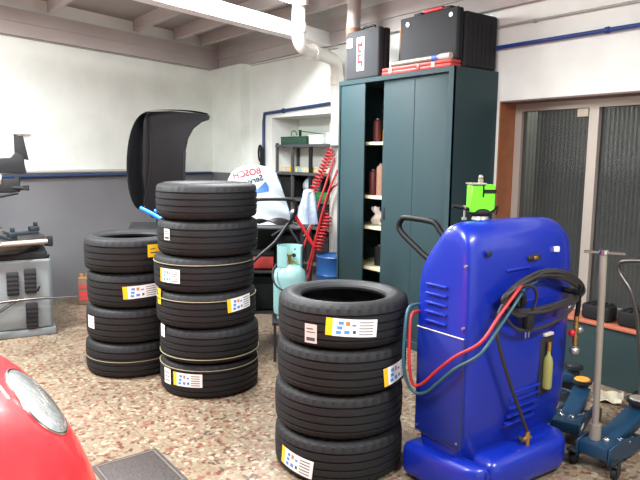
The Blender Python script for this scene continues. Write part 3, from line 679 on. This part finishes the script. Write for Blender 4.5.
# sack truck with a bent tube handle at the right edge
t = thing('sack_truck', 'steel sack truck with bent tubular handle leaning by the window', 'trolley', (3.62, 1.52, 0))
b = B(); b.tube([(-.02, .17, .60), (-.02, .22, .74), (-.02, .295, .84), (-.02, .30, .885), (-.02, .265, .915), (-.02, .12, .93), (-.02, -.15, .93), (-.02, -.20, .90), (-.02, -.21, .84), (-.02, -.12, .72), (-.02, -.10, .6)], .012, 12, sub=5)
b.tube([(-.02, -.10, .6), (-.02, -.10, .12)], .012); b.tube([(-.02, .17, .6), (-.02, .10, .12)], .012); obj('frame', b, 'tubedark', t)
b = B(); b.box(-.15, -.005, -.13, .13, .005, .015); b.box(-.02, -.005, -.13, .13, .005, .18); obj('toe_plate', b, 'shelf', t)
for sy in (-1, 1): b = B(); b.cyl((.03, sy*.15-.02, .07), (.03, sy*.15+.02, .07), .07, n=24); obj('wheel', b, 'black', t)
b = B(); b.cyl((.03, -.16, .07), (.03, .16, .07), .008); obj('axle', b, 'steel', t)

# ------------------------------------------------------------------ niche shelving and clutter
t = thing('shelving_unit', 'dark metal shelving unit standing in the wall niche', 'shelf', (4.0, 5.04, 0))
b = B()
for y in (.01, .78, 1.10):
    for x in (0.0, .30):
        if y == .78 and x > .1: continue
        obj('post', B().box(x, x+.025, y, y+.03, 0, 1.66 if y != 0.78 else 1.64), 'shelf', t)
b = B(); b.box(0, .02, .42, .47, 0, 1.64); obj('post', b, 'blackm', t)
for z in (.35, .75, 1.04, 1.33, 1.64): obj('shelf', B().box(-.012, .33, .0, 1.12, z-.03, z), 'shelf', t)
NX = 3.99
def carton(name, lab, cat, x, y, z, sx, sy, sz, m, grp=None, rz=0, lid=None):
    t = thing(name, lab, cat, (x, y, z+.001), rz, grp)
    obj('body', B().box(-sx/2, sx/2, -sy/2, sy/2, 0, sz*.8, min(.004, sz*.1)), m, t)
    obj('lid', B().box(-sx/2-.003, sx/2+.003, -sy/2-.003, sy/2+.003, sz*.8+.0005, sz, .003), lid or m, t)
    return t
carton('parts_case', 'long dark green case on the top niche shelf', 'case', 4.14, 5.87, 1.64, .2, .50, .09, 'greenbox')
carton('carton', 'white carton next to the green case on the niche shelf', 'box', 4.13, 5.46, 1.64, .16, .24, .1, 'white_p')
carton('carton', 'white carton at the right end of the top niche shelf', 'box', 4.14, 5.20, 1.64, .16, .16, .12, 'white_p')
carton('carton', 'small pale box stacked on the right white carton in the niche', 'box', 4.14, 5.2, 1.762, .13, .10, .10, 'label_grey')
t = thing('wire_rack', 'thin bent wire rack lying on the green case', 'rack', (4.14, 5.85, 1.737))
b = B(); b.tube([(0, .2, .005), (0, .19, .05), (0, .12, .06), (0, .08, .01)], .006); b.tube([(0, .04, .06), (0, -.2, .035), (0, -.5, .0)], .006); obj('wire', b, 'green', t)
b = B(); b.cyl((0, .02, .0), (0, .02, .07), .016); obj('knob', b, 'blackm', t)
cols = ['cream', 'label_grey', 'yellow', 'cream', 'bottle', 'paper', 'cream', 'yellow', 'label_grey', 'cream', 'paper', 'white_p']
nm = ['cream', 'grey', 'yellow', 'cream', 'mint', 'buff', 'cream', 'yellow', 'grey', 'cream', 'buff', 'white']
pos = ['leftmost', 'second from the left', 'third from the left', 'fourth from the left', 'fifth from the left', 'sixth from the left', 'sixth from the right', 'fifth from the right', 'fourth from the right', 'third from the right', 'second from the right', 'rightmost']
for i in range(12):
    carton('small_carton', '%s small carton in the row on the second niche shelf, %s' % (nm[i], pos[i]), 'box', 4.10, 6.08-.083*i, 1.33, .12, .076, .055+.01*random.random(), cols[i], 'small cartons on the second niche shelf')
b = B(); b.grid(lambda u, v: ((.07+.03*sin(5*pi*u))*cos(2*pi*u)*sin(pi*(.06+.94*v))*1.1, .15*sin(2*pi*u)*sin(pi*(.04+.96*v))*(1+.15*sin(7*v+9*u)), .24*(1-v)+.02*sin(6*pi*u)*v*(1-v)), 32, 12, closeu=True)
tag(obj('plastic_bag', b, 'bag', loc=(4.16, 5.66, 1.045)), 'crumpled white plastic bag on the third niche shelf', 'bag').scale = (.8, 1.15, 1.1)
carton('parts_tray', 'green plastic tray on the third niche shelf', 'tray', 4.145, 5.33, 1.04, .2, .25, .08, 'green')
carton('carton', 'brown cardboard box on the low niche shelf', 'box', 4.15, 5.62, .75, .22, .28, .2, 'cardboard')
carton('crate', 'black crate at the left end of the low niche shelf', 'crate', 4.15, 5.96, .75, .22, .3, .24, 'blackm')  # black boxes added to stand for the shade below the second shelf
carton('crate', 'black crate at the right end of the low niche shelf', 'crate', 4.15, 5.30, .75, .22, .3, .24, 'blackm')
carton('crate', 'black crate at the left end of the third niche shelf', 'crate', 4.15, 6.02, 1.04, .22, .2, .23, 'blackm')
carton('crate', 'wide black crate on the bottom niche shelf, left', 'crate', 4.15, 5.9, .35, .22, .4, .3, 'blackm')
carton('crate', 'wide black crate on the bottom niche shelf, right', 'crate', 4.15, 5.4, .35, .22, .4, .3, 'blackm')
# black roll hanging on pipe
t = thing('cable_coil', 'small black coil hanging on the blue pipe left of the niche', 'coil', (XR-.05, 6.33, 1.6))
b = B(); b.tube([Vector((0, .035*cos(a)+.02, .09*sin(a)-.06)) for a in [2*pi*k/12 for k in range(12)]], .012, 8, close=True); b.box(-.02, .02, -.05, .0, -.28, .0, .008); obj('loops', b, 'blackm', t)

# ------------------------------------------------------------------ red hoses and drum in the nook
t = thing('coiled_hose', 'red spiral air hose hanging beside the cabinet', 'hose', (3.67, 4.69, .0))
def helix(p, q, r, turns, n=14):
    p = Vector(p); q = Vector(q); d = (q-p); u = d.normalized(); a = u.orthogonal().normalized(); c = u.cross(a)
    return [p+d*(k/(turns*n))+(a*cos(2*pi*k/n)+c*sin(2*pi*k/n))*r for k in range(turns*n+1)]
b = B(); b.tube(helix((.10, .12, 1.58), (-.22, .36, .66), .036, 30), .008, 8, smooth_path=False); obj('coil', b, 'redhose', t)
b = B(); b.tube(helix((.06, .10, .94), (-.08, .10, .60), .036, 11), .009, 8, smooth_path=False); obj('coil', b, 'redhose', t)
for i, (x0, y0, x1, y1) in enumerate(((.10, .08, -.20, .24), (.12, .05, -.14, .18), (.14, .05, -.1, .22))):
    b = B(); b.tube([(x0, y0, 1.5-.12*i), (x0*.6+x1*.4+.01, y0*.6+y1*.4, 1.1), (x1, y1, .5-.1*i)], .011, 8); obj('straight_run', b, 'redhose', t)
b = B(); b.cyl((-.14, .26, .70), (-.08, .20, .86), .008); obj('connector', b, 'chrome', t)
b = B(); b.box(.09, .22, .09, .13, 1.60, 1.62, .003); b.cyl((.1, .11, 1.56), (.1, .11, 1.61), .012); obj('hook', b, 'shelf', t)
t = thing('oil_drum', 'blue drum standing between the cabinet and the niche', 'drum', (3.66, 4.62, 0))
b = B(); b.lathe([(0, 0), (.16, 0), (.165, .01), (.165, .22), (.17, .23), (.165, .24), (.165, .38), (.17, .39), (.165, .40), (.165, .55), (.172, .56), (.165, .57), (.155, .57), (.155, .56), (0, .56)], 40); obj('barrel', b, 'drum', t)
b = B(); b.cyl((.06, .0, .56), (.06, 0, .575), .025); obj('bung', b, 'zinc', t)

# ------------------------------------------------------------------ service cart, bag, gas cylinder
cx_, cy_ = 2.66, 4.15
cart = thing('service_cart', 'black wheeled cart with a bent tube handle behind the tyres', 'cart', (cx_, cy_, 0), rz=aim(cx_, cy_))
for z in (.30, .62, .96): obj('shelf', B().box(-.26, .24, -.20, .24, z-.015, z, .005), 'cart', cart)
for x in (-.25, .23):
    for y in (-.19, .23): obj('post', B().box(x-.012, x+.012, y-.012, y+.012, .08, .96), 'cart', cart)
obj('back_panel', B().box(-.25, .23, .225, .235, .31, .94), 'cart', cart)
b = B(); b.tube([(-.2, -.22, .93), (-.20, -.26, 1.12), (-.16, -.27, 1.175), (.05, -.27, 1.185), (.15, -.27, 1.18), (.175, -.27, 1.15), (.17, -.26, 1.08), (.11, -.23, .98), (.0, -.22, .90)], .013, 12, sub=5); obj('handle', b, 'black', cart)
for x in (-.2, .14):
    for y in (-.16, .2): b = B(); b.cyl((x-.015, y, .04), (x+.015, y, .04), .04, n=20); obj('wheel', b, 'blackm', cart)
b = B(); b.tube([(-.24, -.22, .60), (-.1, -.25, .75), (.02, -.25, .86), (.12, -.24, 1.0)], .012); b.tube([(.12, -.25, .98), (.22, -.25, .82), (.26, -.2, .7)], .010); obj('brace', b, 'cart', cart)
b = B()
for k in range(6): b.tube([(-.24+.03*k, -.19, .972+.01*k), (-.1, -.2+.01*k, 1.03-.008*k), (.06, -.19, .985+.01*k), (.2, -.18-.004*k, 1.0-.004*k)], .0055, 6)
tag(obj('cable_bundle', b, 'cable', loc=(cx_, cy_, 0), rz=aim(cx_, cy_)), 'tangled dark cables lying on top of the black cart', 'cables')
def loc_on_cart(x, y, z):
    w_ = Matrix.Rotation(aim(cx_, cy_), 4, 'Z') @ Vector((x, y, z)); return (cx_+w_.x, cy_+w_.y, z)
for (x, y, z, sx, sy, s_, m, nm_, lb) in ((-.10, -.02, .63, .22, .2, .12, 'reddull', 'tool_box', 'dark red tool box on the middle shelf of the black cart'), (.11, .0, .63, .16, .24, .26, 'blackm', 'tool_box', 'black tool box beside the red one on the middle shelf of the cart'), (0, .02, .31, .4, .34, .26, 'blackm', 'battery_charger', 'black charger unit on the bottom shelf of the cart')):
    carton(nm_, lb, 'box', *loc_on_cart(x, y, z)[:2], z, sx, sy, s_, m, rz=aim(cx_, cy_), lid='blackm')
t = thing('red_tube', 'red metal tube sloping down from the cart handle', 'tube', loc_on_cart(.16, -.22, 1.08), rz=aim(cx_, cy_))
b = B(); b.cyl((0, 0, 0), (.16, .0, -.26), .013); obj('tube', b, 'red', t)
b = B(); b.sphere((0, 0, 0), .026); obj('joint', b, 'steel', t)
# gas cylinder
t = thing('gas_cylinder', 'mint green refrigerant cylinder with a guard collar on the cart', 'gas bottle', loc_on_cart(.13, -.37, .30), rz=aim(cx_, cy_))
b = B(); b.lathe([(0, 0.02), (.09, .02), (.118, .045), (.122, .08), (.122, .31), (.112, .36), (.08, .395), (.03, .41), (0, .41)], 36); b.lathe([(.09, 0), (.095, 0), (.095, .05), (.09, .05)], 30, closed=True); obj('tank', b, 'bottle', t)
b = B()
def col(u, v):
    a = radians(-35)+u*radians(290)
    hh = .395+(.155)*v
    return (.094*cos(a), .094*sin(a), hh)
b.grid(col, 40, 3, thick=.004); obj('collar', b, 'bottle', t)
b = B()
a = radians(-90)
b.cyl((.028, -.098, .49), (.028, -.09, .49), .015, n=14); obj('collar_hole', b, 'dark', t); obj('collar_hole', B().cyl((.035, -.096, .535), (.035, -.088, .535), .006, n=10), 'dark', t)
b = B(); b.cyl((0, 0, .405), (0, 0, .47), .014); b.cyl((0, 0, .47), (0, 0, .485), .03); b.cyl((0, 0, .43), (.05, -.03, .43), .01); obj('valve', b, 'brass', t)
b = B(); b.tube([(-.10, -.06, .42), (-.128, -.08, .36), (-.10, -.125, .27), (0, -.15, .22), (.08, -.13, .20)], .007, 8); obj('hose', b, 'cable', t)
# platform for the cylinder
obj('cylinder_tray', B().box(-.0, .30, -.51, -.20, .275, .298, .004), 'cart', cart)
obj('tray_leg', B().box(.01, .03, -.50, -.48, .0, .275), 'cart', cart); obj('tray_leg', B().box(.27, .29, -.50, -.48, .0, .275), 'cart', cart)
# bag: big white plastic bag with mirrored print
bx, by, bz = 2.66, 4.15, .93
t = thing('plastic_bag', 'big white plastic bag with mirrored red and black print', 'bag', (2.62, 4.28, .965), rz=aim(2.62, 4.28))
out = [(-.30, .0), (-.305, .09), (-.285, .25), (-.245, .36), (-.21, .42), (-.13, .462), (-.057, .474), (.073, .462), (.138, .405), (.194, .25), (.25, .075), (.25, 0)]
BH = .474
def bagf(u, v):
    k = v*(len(out)-1); i = min(int(k), len(out)-2); f = k-i
    x = out[i][0]*(1-f)+out[i+1][0]*f; z = out[i][1]*(1-f)+out[i+1][1]*f
    return x, z
def bag_surf(u, v):
    # u around, v up: thin pillow, silhouette 'out'
    import bisect
    z = v*BH*.9999
    def xs(z, side):
        P = out[:7] if side < 0 else out[::-1][:6]
        P = sorted([(p[1], p[0]) for p in P])
        for (z0, x0), (z1, x1) in zip(P, P[1:]):
            if z0 <= z <= z1: return x0+(x1-x0)*(z-z0)/max(1e-6, z1-z0)
        return P[-1][1] if z >= P[-1][0]-1e-4 else P[0][1]
    a, c = xs(z, -1), xs(z, 1); xc = (a+c)/2; hw = (c-a)/2
    th = 2*pi*u; dp = .115*(1-.75*v)+.006
    cx2 = abs(cos(th))**.75*(1 if cos(th) >= 0 else -1); sy2 = abs(sin(th))**.9*(1 if sin(th) >= 0 else -1)
    return (xc+hw*cx2, sy2*dp+.007*sin(11*u*pi+6*v)*sin(pi*v)+.006*sin(23*u+14*v), z)
b = B(); b.grid(bag_surf, 56, 22, closeu=True); bmesh.ops.triangulate(b.bm, faces=b.bm.faces); bo = obj('bag_body', b, 'bag', t)
from mathutils.bvhtree import BVHTree
def drape(o, lift=.004):
    """lay a flat print onto the front of the bag"""
    me = bo.data; tr = BVHTree.FromPolygons([v.co.copy() for v in me.vertices], [tuple(p.vertices) for p in me.polygons])
    q_ = bmesh.new(); q_.from_mesh(o.data); bmesh.ops.triangulate(q_, faces=q_.faces); bmesh.ops.subdivide_edges(q_, edges=q_.edges, cuts=2, use_grid_fill=True); q_.to_mesh(o.data); q_.free()
    for v in o.data.vertices:
        h = tr.ray_cast(Vector((v.co.x, -1, v.co.z)), Vector((0, 1, 0)))
        v.co.y = (h[0].y if h[0] else 0)-lift
def on_bag(x, z, a): return Matrix.Translation((x, -.2, z)) @ Matrix.Rotation(-a, 4, 'Y') @ RX90
o = text_mesh('print', 'BOSCH', .070, 'redprint', t, on_bag(-.098, .403, radians(13)), mirror=True); o['label'] = 'red mirrored lettering'; drape(o)
o = text_mesh('print', 'Service', .064, 'inkdark', t, on_bag(-.06, .345, radians(17)), mirror=True); o['label'] = 'black mirrored lettering'; drape(o)
b = B(); b.grid(lambda u, v: (-.03+.105*u-.0*v, -.2, .245+.02*u+v*(.022+.075*u*(1 if u < .75 else (1-u)*4*.9+.1))), 9, 8); o = obj('print', b, 'blueprint', t, label='blue printed triangle'); drape(o)

b = B(); b.grid(lambda u, v: ((.075+.018*sin(6*pi*u+5*v))*cos(2*pi*u)*(1-.55*v**2), (.09+.015*sin(8*pi*u))*sin(2*pi*u)*(1-.5*v**2), .26*v+.012*sin(5*pi*u)*v), 36, 12, closeu=True)
b.sphere((0, 0, .255), .038, 1, 1.2, .6)
o = obj('plastic_bag', b, 'bag2', loc=loc_on_cart(.29, .09, .965)); tag(o, 'small crumpled pale blue bag at the right end of the black cart', 'bag')
# ------------------------------------------------------------------ wheel balancer
bx, by = 1.98, 4.78
t = thing('wheel_balancer', 'wheel balancer with its curved black guard raised', 'machine', (bx, by, 0), rz=aim(bx, by))
obj('cabinet', B().box(-.22, .25, -.1, .35, .03, .90, .02), 'body', t)
obj('tray', B().box(-.24, .27, -.12, .37, .90, .93, .01), 'blackm', t)
b = B(); b.cyl((-.22, .1, .72), (-.42, .1, .72), .03); obj('shaft', b, 'steel', t)
# guard: coordinates from axis x = px
def gp(px, py, y=0.):      # approximate local coords at the balancer distance
    D_ = hypot(bx, by)+y
    return Vector(((px-157)/620*D_*1.0, y, 1.5-(py-154)/620*D_))
plate = [gp(*p) for p in ((146, 113), (170, 111.5), (203, 113), (207, 115), (206, 119), (199, 121.5), (191, 128), (186, 137), (183, 150), (182, 170), (183, 214), (150, 214), (144, 207), (142, 180), (143, 135))]
b = B(); b.prism(plate, (0, .015, 0), .004, 1); obj('guard_plate', b, 'black', t)
outer = [gp(*p) for p in ((207, 115), (190, 112), (170, 111), (152, 111.5), (147, 113), (144.5, 125), (144, 150), (143, 180), (146, 212))]
outl = [gp(*p) for p in ((206.5, 113), (190, 110.5), (168, 110.5), (150, 112), (140, 117), (133, 130), (128.5, 150), (127.5, 178), (133, 204))]
for v, k in zip(outl, [.02, .04, .06, .09, .13, .18, .2, .2, .16]): v.y -= k
tt = bmesh.new(); A_ = [tt.verts.new(v) for v in outer]; C_ = [tt.verts.new(v) for v in outl]
for i in range(len(A_)-1): tt.faces.new((A_[i], A_[i+1], C_[i+1], C_[i]))
bmesh.ops.solidify(tt, geom=list(tt.faces), thickness=.008); bmesh.ops.recalc_face_normals(tt, faces=tt.faces)
b = B(); b._merge(tt, True); g = obj('guard_shell', b, 'black', t); sb = g.modifiers.new('s', 'SUBSURF'); sb.levels = 1; sb.render_levels = 2
b = B(); b.tube([gp(149, 116, -.01), gp(150, 150, -.01), gp(147, 180, -.012), gp(142, 202, -.02)], .012, 8); obj('guard_rib', b, 'blackm', t)
b = B(); b.tube([gp(182, 150, -.005), gp(181, 175, -.005), gp(184, 186, -.005)], .012, 8); b.box(gp(160, 200).x-.05, gp(160, 200).x+.1, .016, .05, .93, 1.2, .01); obj('guard_arm', b, 'blackm', t)
b = B(); b.tube([gp(139, 204, -.12), gp(150, 210, -.14), gp(164, 219, -.16)], .017, 12, False); obj('handle', b, 'brightblue', t, label='blue rod')
b = B(); b.tube([gp(152, 207, -.1), gp(162, 211, -.1), gp(172, 218, -.1)], .015, 12, False); obj('handle', b, 'brightblue', t, label='blue rod')

# ------------------------------------------------------------------ tyre changer
tx, ty = .98, 5.72
t = thing('tyre_changer', 'grey tyre changer with a turntable and black arm at the left edge', 'machine', (tx, ty, 0), rz=aim(tx, ty))
S = hypot(tx, ty)-.3     # front face distance
def cp(px, py, dy=0.):
    D_ = S+dy
    return Vector(((px-11)/620*D_/1.0*.965, -.3+dy, 1.5-(py-151)/620*D_*1.01))
b = B(); b.prism([(-.38, -.26, .06), (.34, -.26, .06), (.36, -.2, .06), (.36, .3, .06), (-.38, .3, .06)], (0, 0, .58), .02, 3); obj('cabinet', b, 'body', t)
b = B(); b.box(-.40, .37, -.28, .32, .0, .06, .01); obj('base', b, 'body', t)
b = B(); b.box(-.36, .33, -.24, .28, .64, .70, .01); obj('neck', b, 'blackm', t)
for (x, z0, z1) in ((.06, .36, .55), (.19, .37, .57), (.19, .08, .29)):
    b = B(); b.box(x-.045, x+.045, -.295, -.255, z0, z1, .01)
    for k in range(5): b.box(x-.045, x+.045, -.299, -.29, z0+.02+.035*k, z0+.035+.035*k)
    obj('rubber_pad', b, 'rust' if 0 else 'case2', t)
b = B(); b.tube([(-.4, -.32, .30), (0, -.34, .325), (.2, -.36, .335), (.34, -.37, .335)], .011, 10); b.tube([(.1, -.33, .34), (-.1, -.35, .22), (-.2, -.33, .16)], .014, 8); obj('bead_breaker_arm', b, 'tubedark', t)
b = B(); b.tube([(.34, -.37, .335), (.56, -.37, .325)], .006, 8); obj('lever', b, 'tubedark', t)
b = B(); b.cyl((-.42, -.345, .775), (.33, -.345, .80), .021); obj('rail', b, 'zinc', t)
b = B(); b.box(.32, .37, -.36, -.30, .76, .84, .01); obj('rail_bracket', b, 'blackm', t)
b = B(); b.lathe([(0, .70), (.30, .70), (.34, .735), (.36, .76), (.365, .80), (.35, .815), (0, .815)], 44, c=(-.03, .0, 0)); obj('turntable', b, 'tubedark', t)
b = B(); b.tube([(.33, -.15, .60), (.34, -.2, .66), (.30, -.22, .5), (.24, -.27, .38)], .008); obj('air_line', b, 'blackm', t)
for a in (20, 110, 200, 290):
    m_ = Matrix.Translation((-.03, 0, 0)) @ Matrix.Rotation(radians(a), 4, 'Z')
    b = B(); b.box(.06, .33, -.035, .035, .815, .84, .005, mtx=m_); b.box(.26, .34, -.03, .03, .84, .88, .008, mtx=m_); b.box(.30, .33, -.015, .015, .88, .915, .004, mtx=m_); obj('jaw', b, 'jackd', t)
b = B(); b.cyl((-.03, 0, .815), (-.03, 0, .87), .05); b.cyl((-.03, 0, .87), (-.03, 0, .90), .03); obj('hub', b, 'steel', t)
b = B(); b.cyl((.31, -.24, .77), (.37, -.24, .765), .02, .025); obj('foot_valve', b, 'blackm', t)
b = B(); b.box(-.62, -.42, .10, .32, 0, 1.75, .02); obj('column', b, 'body', t)
b = B(); b.prism([(-.5, -.05, 1.36), (.19, -.05, 1.34), (.215, -.05, 1.34), (.20, -.05, 1.42), (.20, -.05, 1.49), (.14, -.05, 1.52), (.10, -.05, 1.47), (-.05, -.05, 1.46), (-.5, -.05, 1.47)], (0, .10, 0), .01); obj('swing_arm', b, 'blackm', t)
b = B(); b.box(-.5, -.4, -.05, .15, 1.40, 1.53, .01); obj('arm_pivot', b, 'blackm', t)
b = B(); b.prism([(.13, -.04, 1.47), (.235, -.04, 1.45), (.20, -.04, 1.65), (.13, -.04, 1.66)], (0, .08, 0), .006); obj('mount_post', b, 'blackm', t)
b = B(); b.box(.12, .26, -.05, .05, 1.66, 1.672, .003); obj('mount_head', b.prism([(.18, -.02, 1.66), (.28, -.02, 1.655), (.20, -.02, 1.63)], (0, .04, 0)), 'steel', t)
b = B(); b.cyl((-.46, 0, 1.29), (-.02, 0, 1.29), .055); b.cyl((-.02, 0, 1.29), (.02, 0, 1.29), .065); obj('locking_cylinder', b, 'steel', t)
b = B(); b.box(-.1, .16, -.05, .05, 1.18, 1.30, .02); b.cyl((.08, -.03, 1.225), (.22, -.06, 1.215), .018); b.cyl((.20, -.05, 1.20), (.20, -.05, 1.24), .026); b.box(.12, .16, -.03, .03, 1.25, 1.32, .01); b.tube([(-.45, -.06, 1.13), (-.1, -.08, 1.14), (.14, -.08, 1.18)], .012); obj('helper_arm', b, 'blackm', t)
# red tin at the foot of the far wall
tp = Vector((1.83, 6.35, 0))
t = thing('oil_tin', 'red and white oil tin on the floor against the grey wall', 'tin', tp, rz=aim(tp.x, tp.y))
obj('body', B().box(-.075, .085, -.06, .06, .001, .26, .008), 'tinbrown', t)
obj('side_label', B().box(-.065, .075, -.063, -.059, .05, .14).box(-.065, .075, -.063, -.059, .17, .20), 'reddull', t, label='red label bands')
b = B(); b.box(-.07, .08, -.05, .05, .26, .275, .006); b.cyl((-.04, 0, .275), (-.04, 0, .31), .022); b.tube([(.0, 0, .275), (.01, 0, .305), (.05, 0, .305), (.06, 0, .275)], .006); obj('top', b, 'cardboard', t)

# ------------------------------------------------------------------ floor drain
t = thing('drain_cover', 'square grey iron drain cover set in the terrazzo floor', 'drain', (.83, 2.52, 0))
b = B(); b.box(0, .33, 0, .40, .0, .004); obj('frame', b, 'grate', t)
b = B(); b.box(.028, .302, .028, .372, .0042, .007, .001); obj('plate', b, 'grate', t)
b = B()
for (x0, x1, y0, y1) in ((.02, .31, .018, .024), (.02, .31, .376, .382), (.018, .024, .02, .38), (.306, .312, .02, .38)): b.box(x0, x1, y0, y1, .0042, .0075)
obj('rim', b, 'rimgrey', t)

# ------------------------------------------------------------------ red car (front corner)
CX, CY = -.341, 2.051
car = thing('car', 'red rounded car whose front corner enters at the lower left', 'car', (CX, CY, 0), rz=-.06)
AX, AY, AZ, Z0 = .921, .784, .798, .227
def sgnp(v, p): return abs(v)**p*(1 if v >= 0 else -1)
def carpt(th, ph, off=0.):
    # th azimuth from nose, ph elevation
    e1, e2 = .78, .722
    x = AX*sgnp(cos(ph), e1)*sgnp(cos(th), e2); y = AY*sgnp(cos(ph), e1)*sgnp(sin(th), e2); z = AZ*sgnp(sin(ph), e1)
    v = Vector((x, y, z)); n = Vector((x/AX**2, y/AY**2, z/AZ**2)).normalized()
    return Vector((x, y, z+Z0))+n*off
b = B()
def carf(u, v):
    th = -pi/2+pi*u; ph = pi/2*v
    return carpt(th, ph)
b.grid(carf, 64, 28)
# rearward extension, so the shell has length
b.grid(lambda u, v: Vector((-1.3*u, carpt(-pi/2+pi*v, 0).y, 0))+Vector((0, 0, Z0+AZ*sgnp(sin(pi*v), .8))) if 0 else Vector((-1.3*u, AY*sgnp(cos(pi*v), .78), Z0+AZ*sgnp(sin(pi*v), .78)+.0)), 6, 40)
obj('bonnet', b, 'carred', car)
b = B(); b.grid(lambda u, v: Vector((carpt(-pi/2+pi*u, 0).x*(1+.0*v)+.02*sin(pi*v)*cos(-pi/2+pi*u), carpt(-pi/2+pi*u, 0).y*(1+.02*sin(pi*v)), Z0-.02*0-(.12)*v)), 50, 6)
obj('bumper', b, 'carred', car)
def on_body(p, off=0.):
    """push a local point radially onto the bonnet surface"""
    q = Vector(p)-Vector((0, 0, Z0)); e1, e2 = .78, .722
    F = (abs(q.x/AX)**(2/e2)+abs(q.y/AY)**(2/e2))**(e2/e1)+abs(q.z/AZ)**(2/e1)
    q = q/(F**(e1/2)); n = Vector((q.x/AX**2, q.y/AY**2, q.z/AZ**2)).normalized()
    return q+Vector((0, 0, Z0))+n*off
HC = Vector((.743, -.115, .785)); HA = Vector((.052, -.115, -.066)); HB = Vector((-.058, -.15, .037))
b = B()
b.grid(lambda u, v: on_body(HC+HA*u*cos(2*pi*v)+HB*u*sin(2*pi*v), .002+.012*math.sqrt(max(0, 1-u*u))), 12, 41); hl = obj('headlight', b, 'lens', car, label='oval clear headlight')
b = B(); b.tube([on_body(HC+(HA*cos(2*pi*k/40)+HB*sin(2*pi*k/40))*1.02, .002) for k in range(40)], .004, 8, False, close=True); obj('bezel', b, 'chrome', hl)
b = B(); b.tube([on_body((.62, -.17, .885), .001), on_body((.638, -.214, .874), .001), on_body((.652, -.262, .855), .001)], .0035, 8); obj('trim_strip', b, 'white_p', car)  # white line painted in for the reflection along the bonnet gap
b = B(); b.cyl((-.75, -.785, .31), (-.75, -.58, .31), .31, n=40); obj('wheel', b, 'rubber', car)

# ------------------------------------------------------------------ lights, world, camera
def area(name, loc, sx, sy, power, rot=(0, 0, 0), col=(.96, .985, 1)):
    l = bpy.data.lights.new(name, 'AREA'); l.shape = 'RECTANGLE'; l.size = sx; l.size_y = sy; l.energy = power; l.color = col
    o = bpy.data.objects.new(name, l); COL.objects.link(o); o.location = loc; o.rotation_euler = rot; return o
area('tube_lamp_a', (2.62, 4.36, 2.78), 1.2, .15, 60, rot=(0, 0, radians(17)))
area('tube_lamp_b', (.3, 1.6, 2.80), 1.3, .3, 75)
area('tube_lamp_c', (.0, 4.7, 2.80), 1.3, .3, 160)  # unseen fill added to brighten the far wall
area('tube_lamp_d', (2.2, -.2, 2.80), 1.3, .3, 70)
area('tube_lamp_e', (1.4, 3.0, 2.84), 1.3, .3, 40)
area('yard_light', (4.6, 3.3, 2.7), .5, .5, 14)  # unseen light added so the yard door shows through the glass
w = bpy.data.worlds.new('World'); SC.world = w; w.use_nodes = True
w.node_tree.nodes['Background'].inputs[0].default_value = (.5, .55, .6, 1); w.node_tree.nodes['Background'].inputs[1].default_value = .15

cam = bpy.data.cameras.new('Camera'); co = bpy.data.objects.new('Camera', cam); COL.objects.link(co)
cam.sensor_width = 36; cam.lens = 620/640*36; cam.clip_start = .05
YAW, PIT, ROL = radians(-37.1), radians(7.6), radians(.6)
f = Vector((-sin(YAW)*cos(PIT), cos(YAW)*cos(PIT), -sin(PIT))); r0 = Vector((cos(YAW), sin(YAW), 0)); u0 = r0.cross(f)
r = r0*cos(ROL)+u0*sin(ROL); u = u0*cos(ROL)-r0*sin(ROL)
co.matrix_world = Matrix(((r.x, u.x, -f.x, 0), (r.y, u.y, -f.y, 0), (r.z, u.z, -f.z, 1.50), (0, 0, 0, 1)))
SC.camera = co
SC.view_settings.view_transform = 'Standard'; SC.view_settings.look = 'None'; SC.view_settings.gamma = 1; SC.view_settings.exposure = .88
SC.view_settings.use_curve_mapping = False
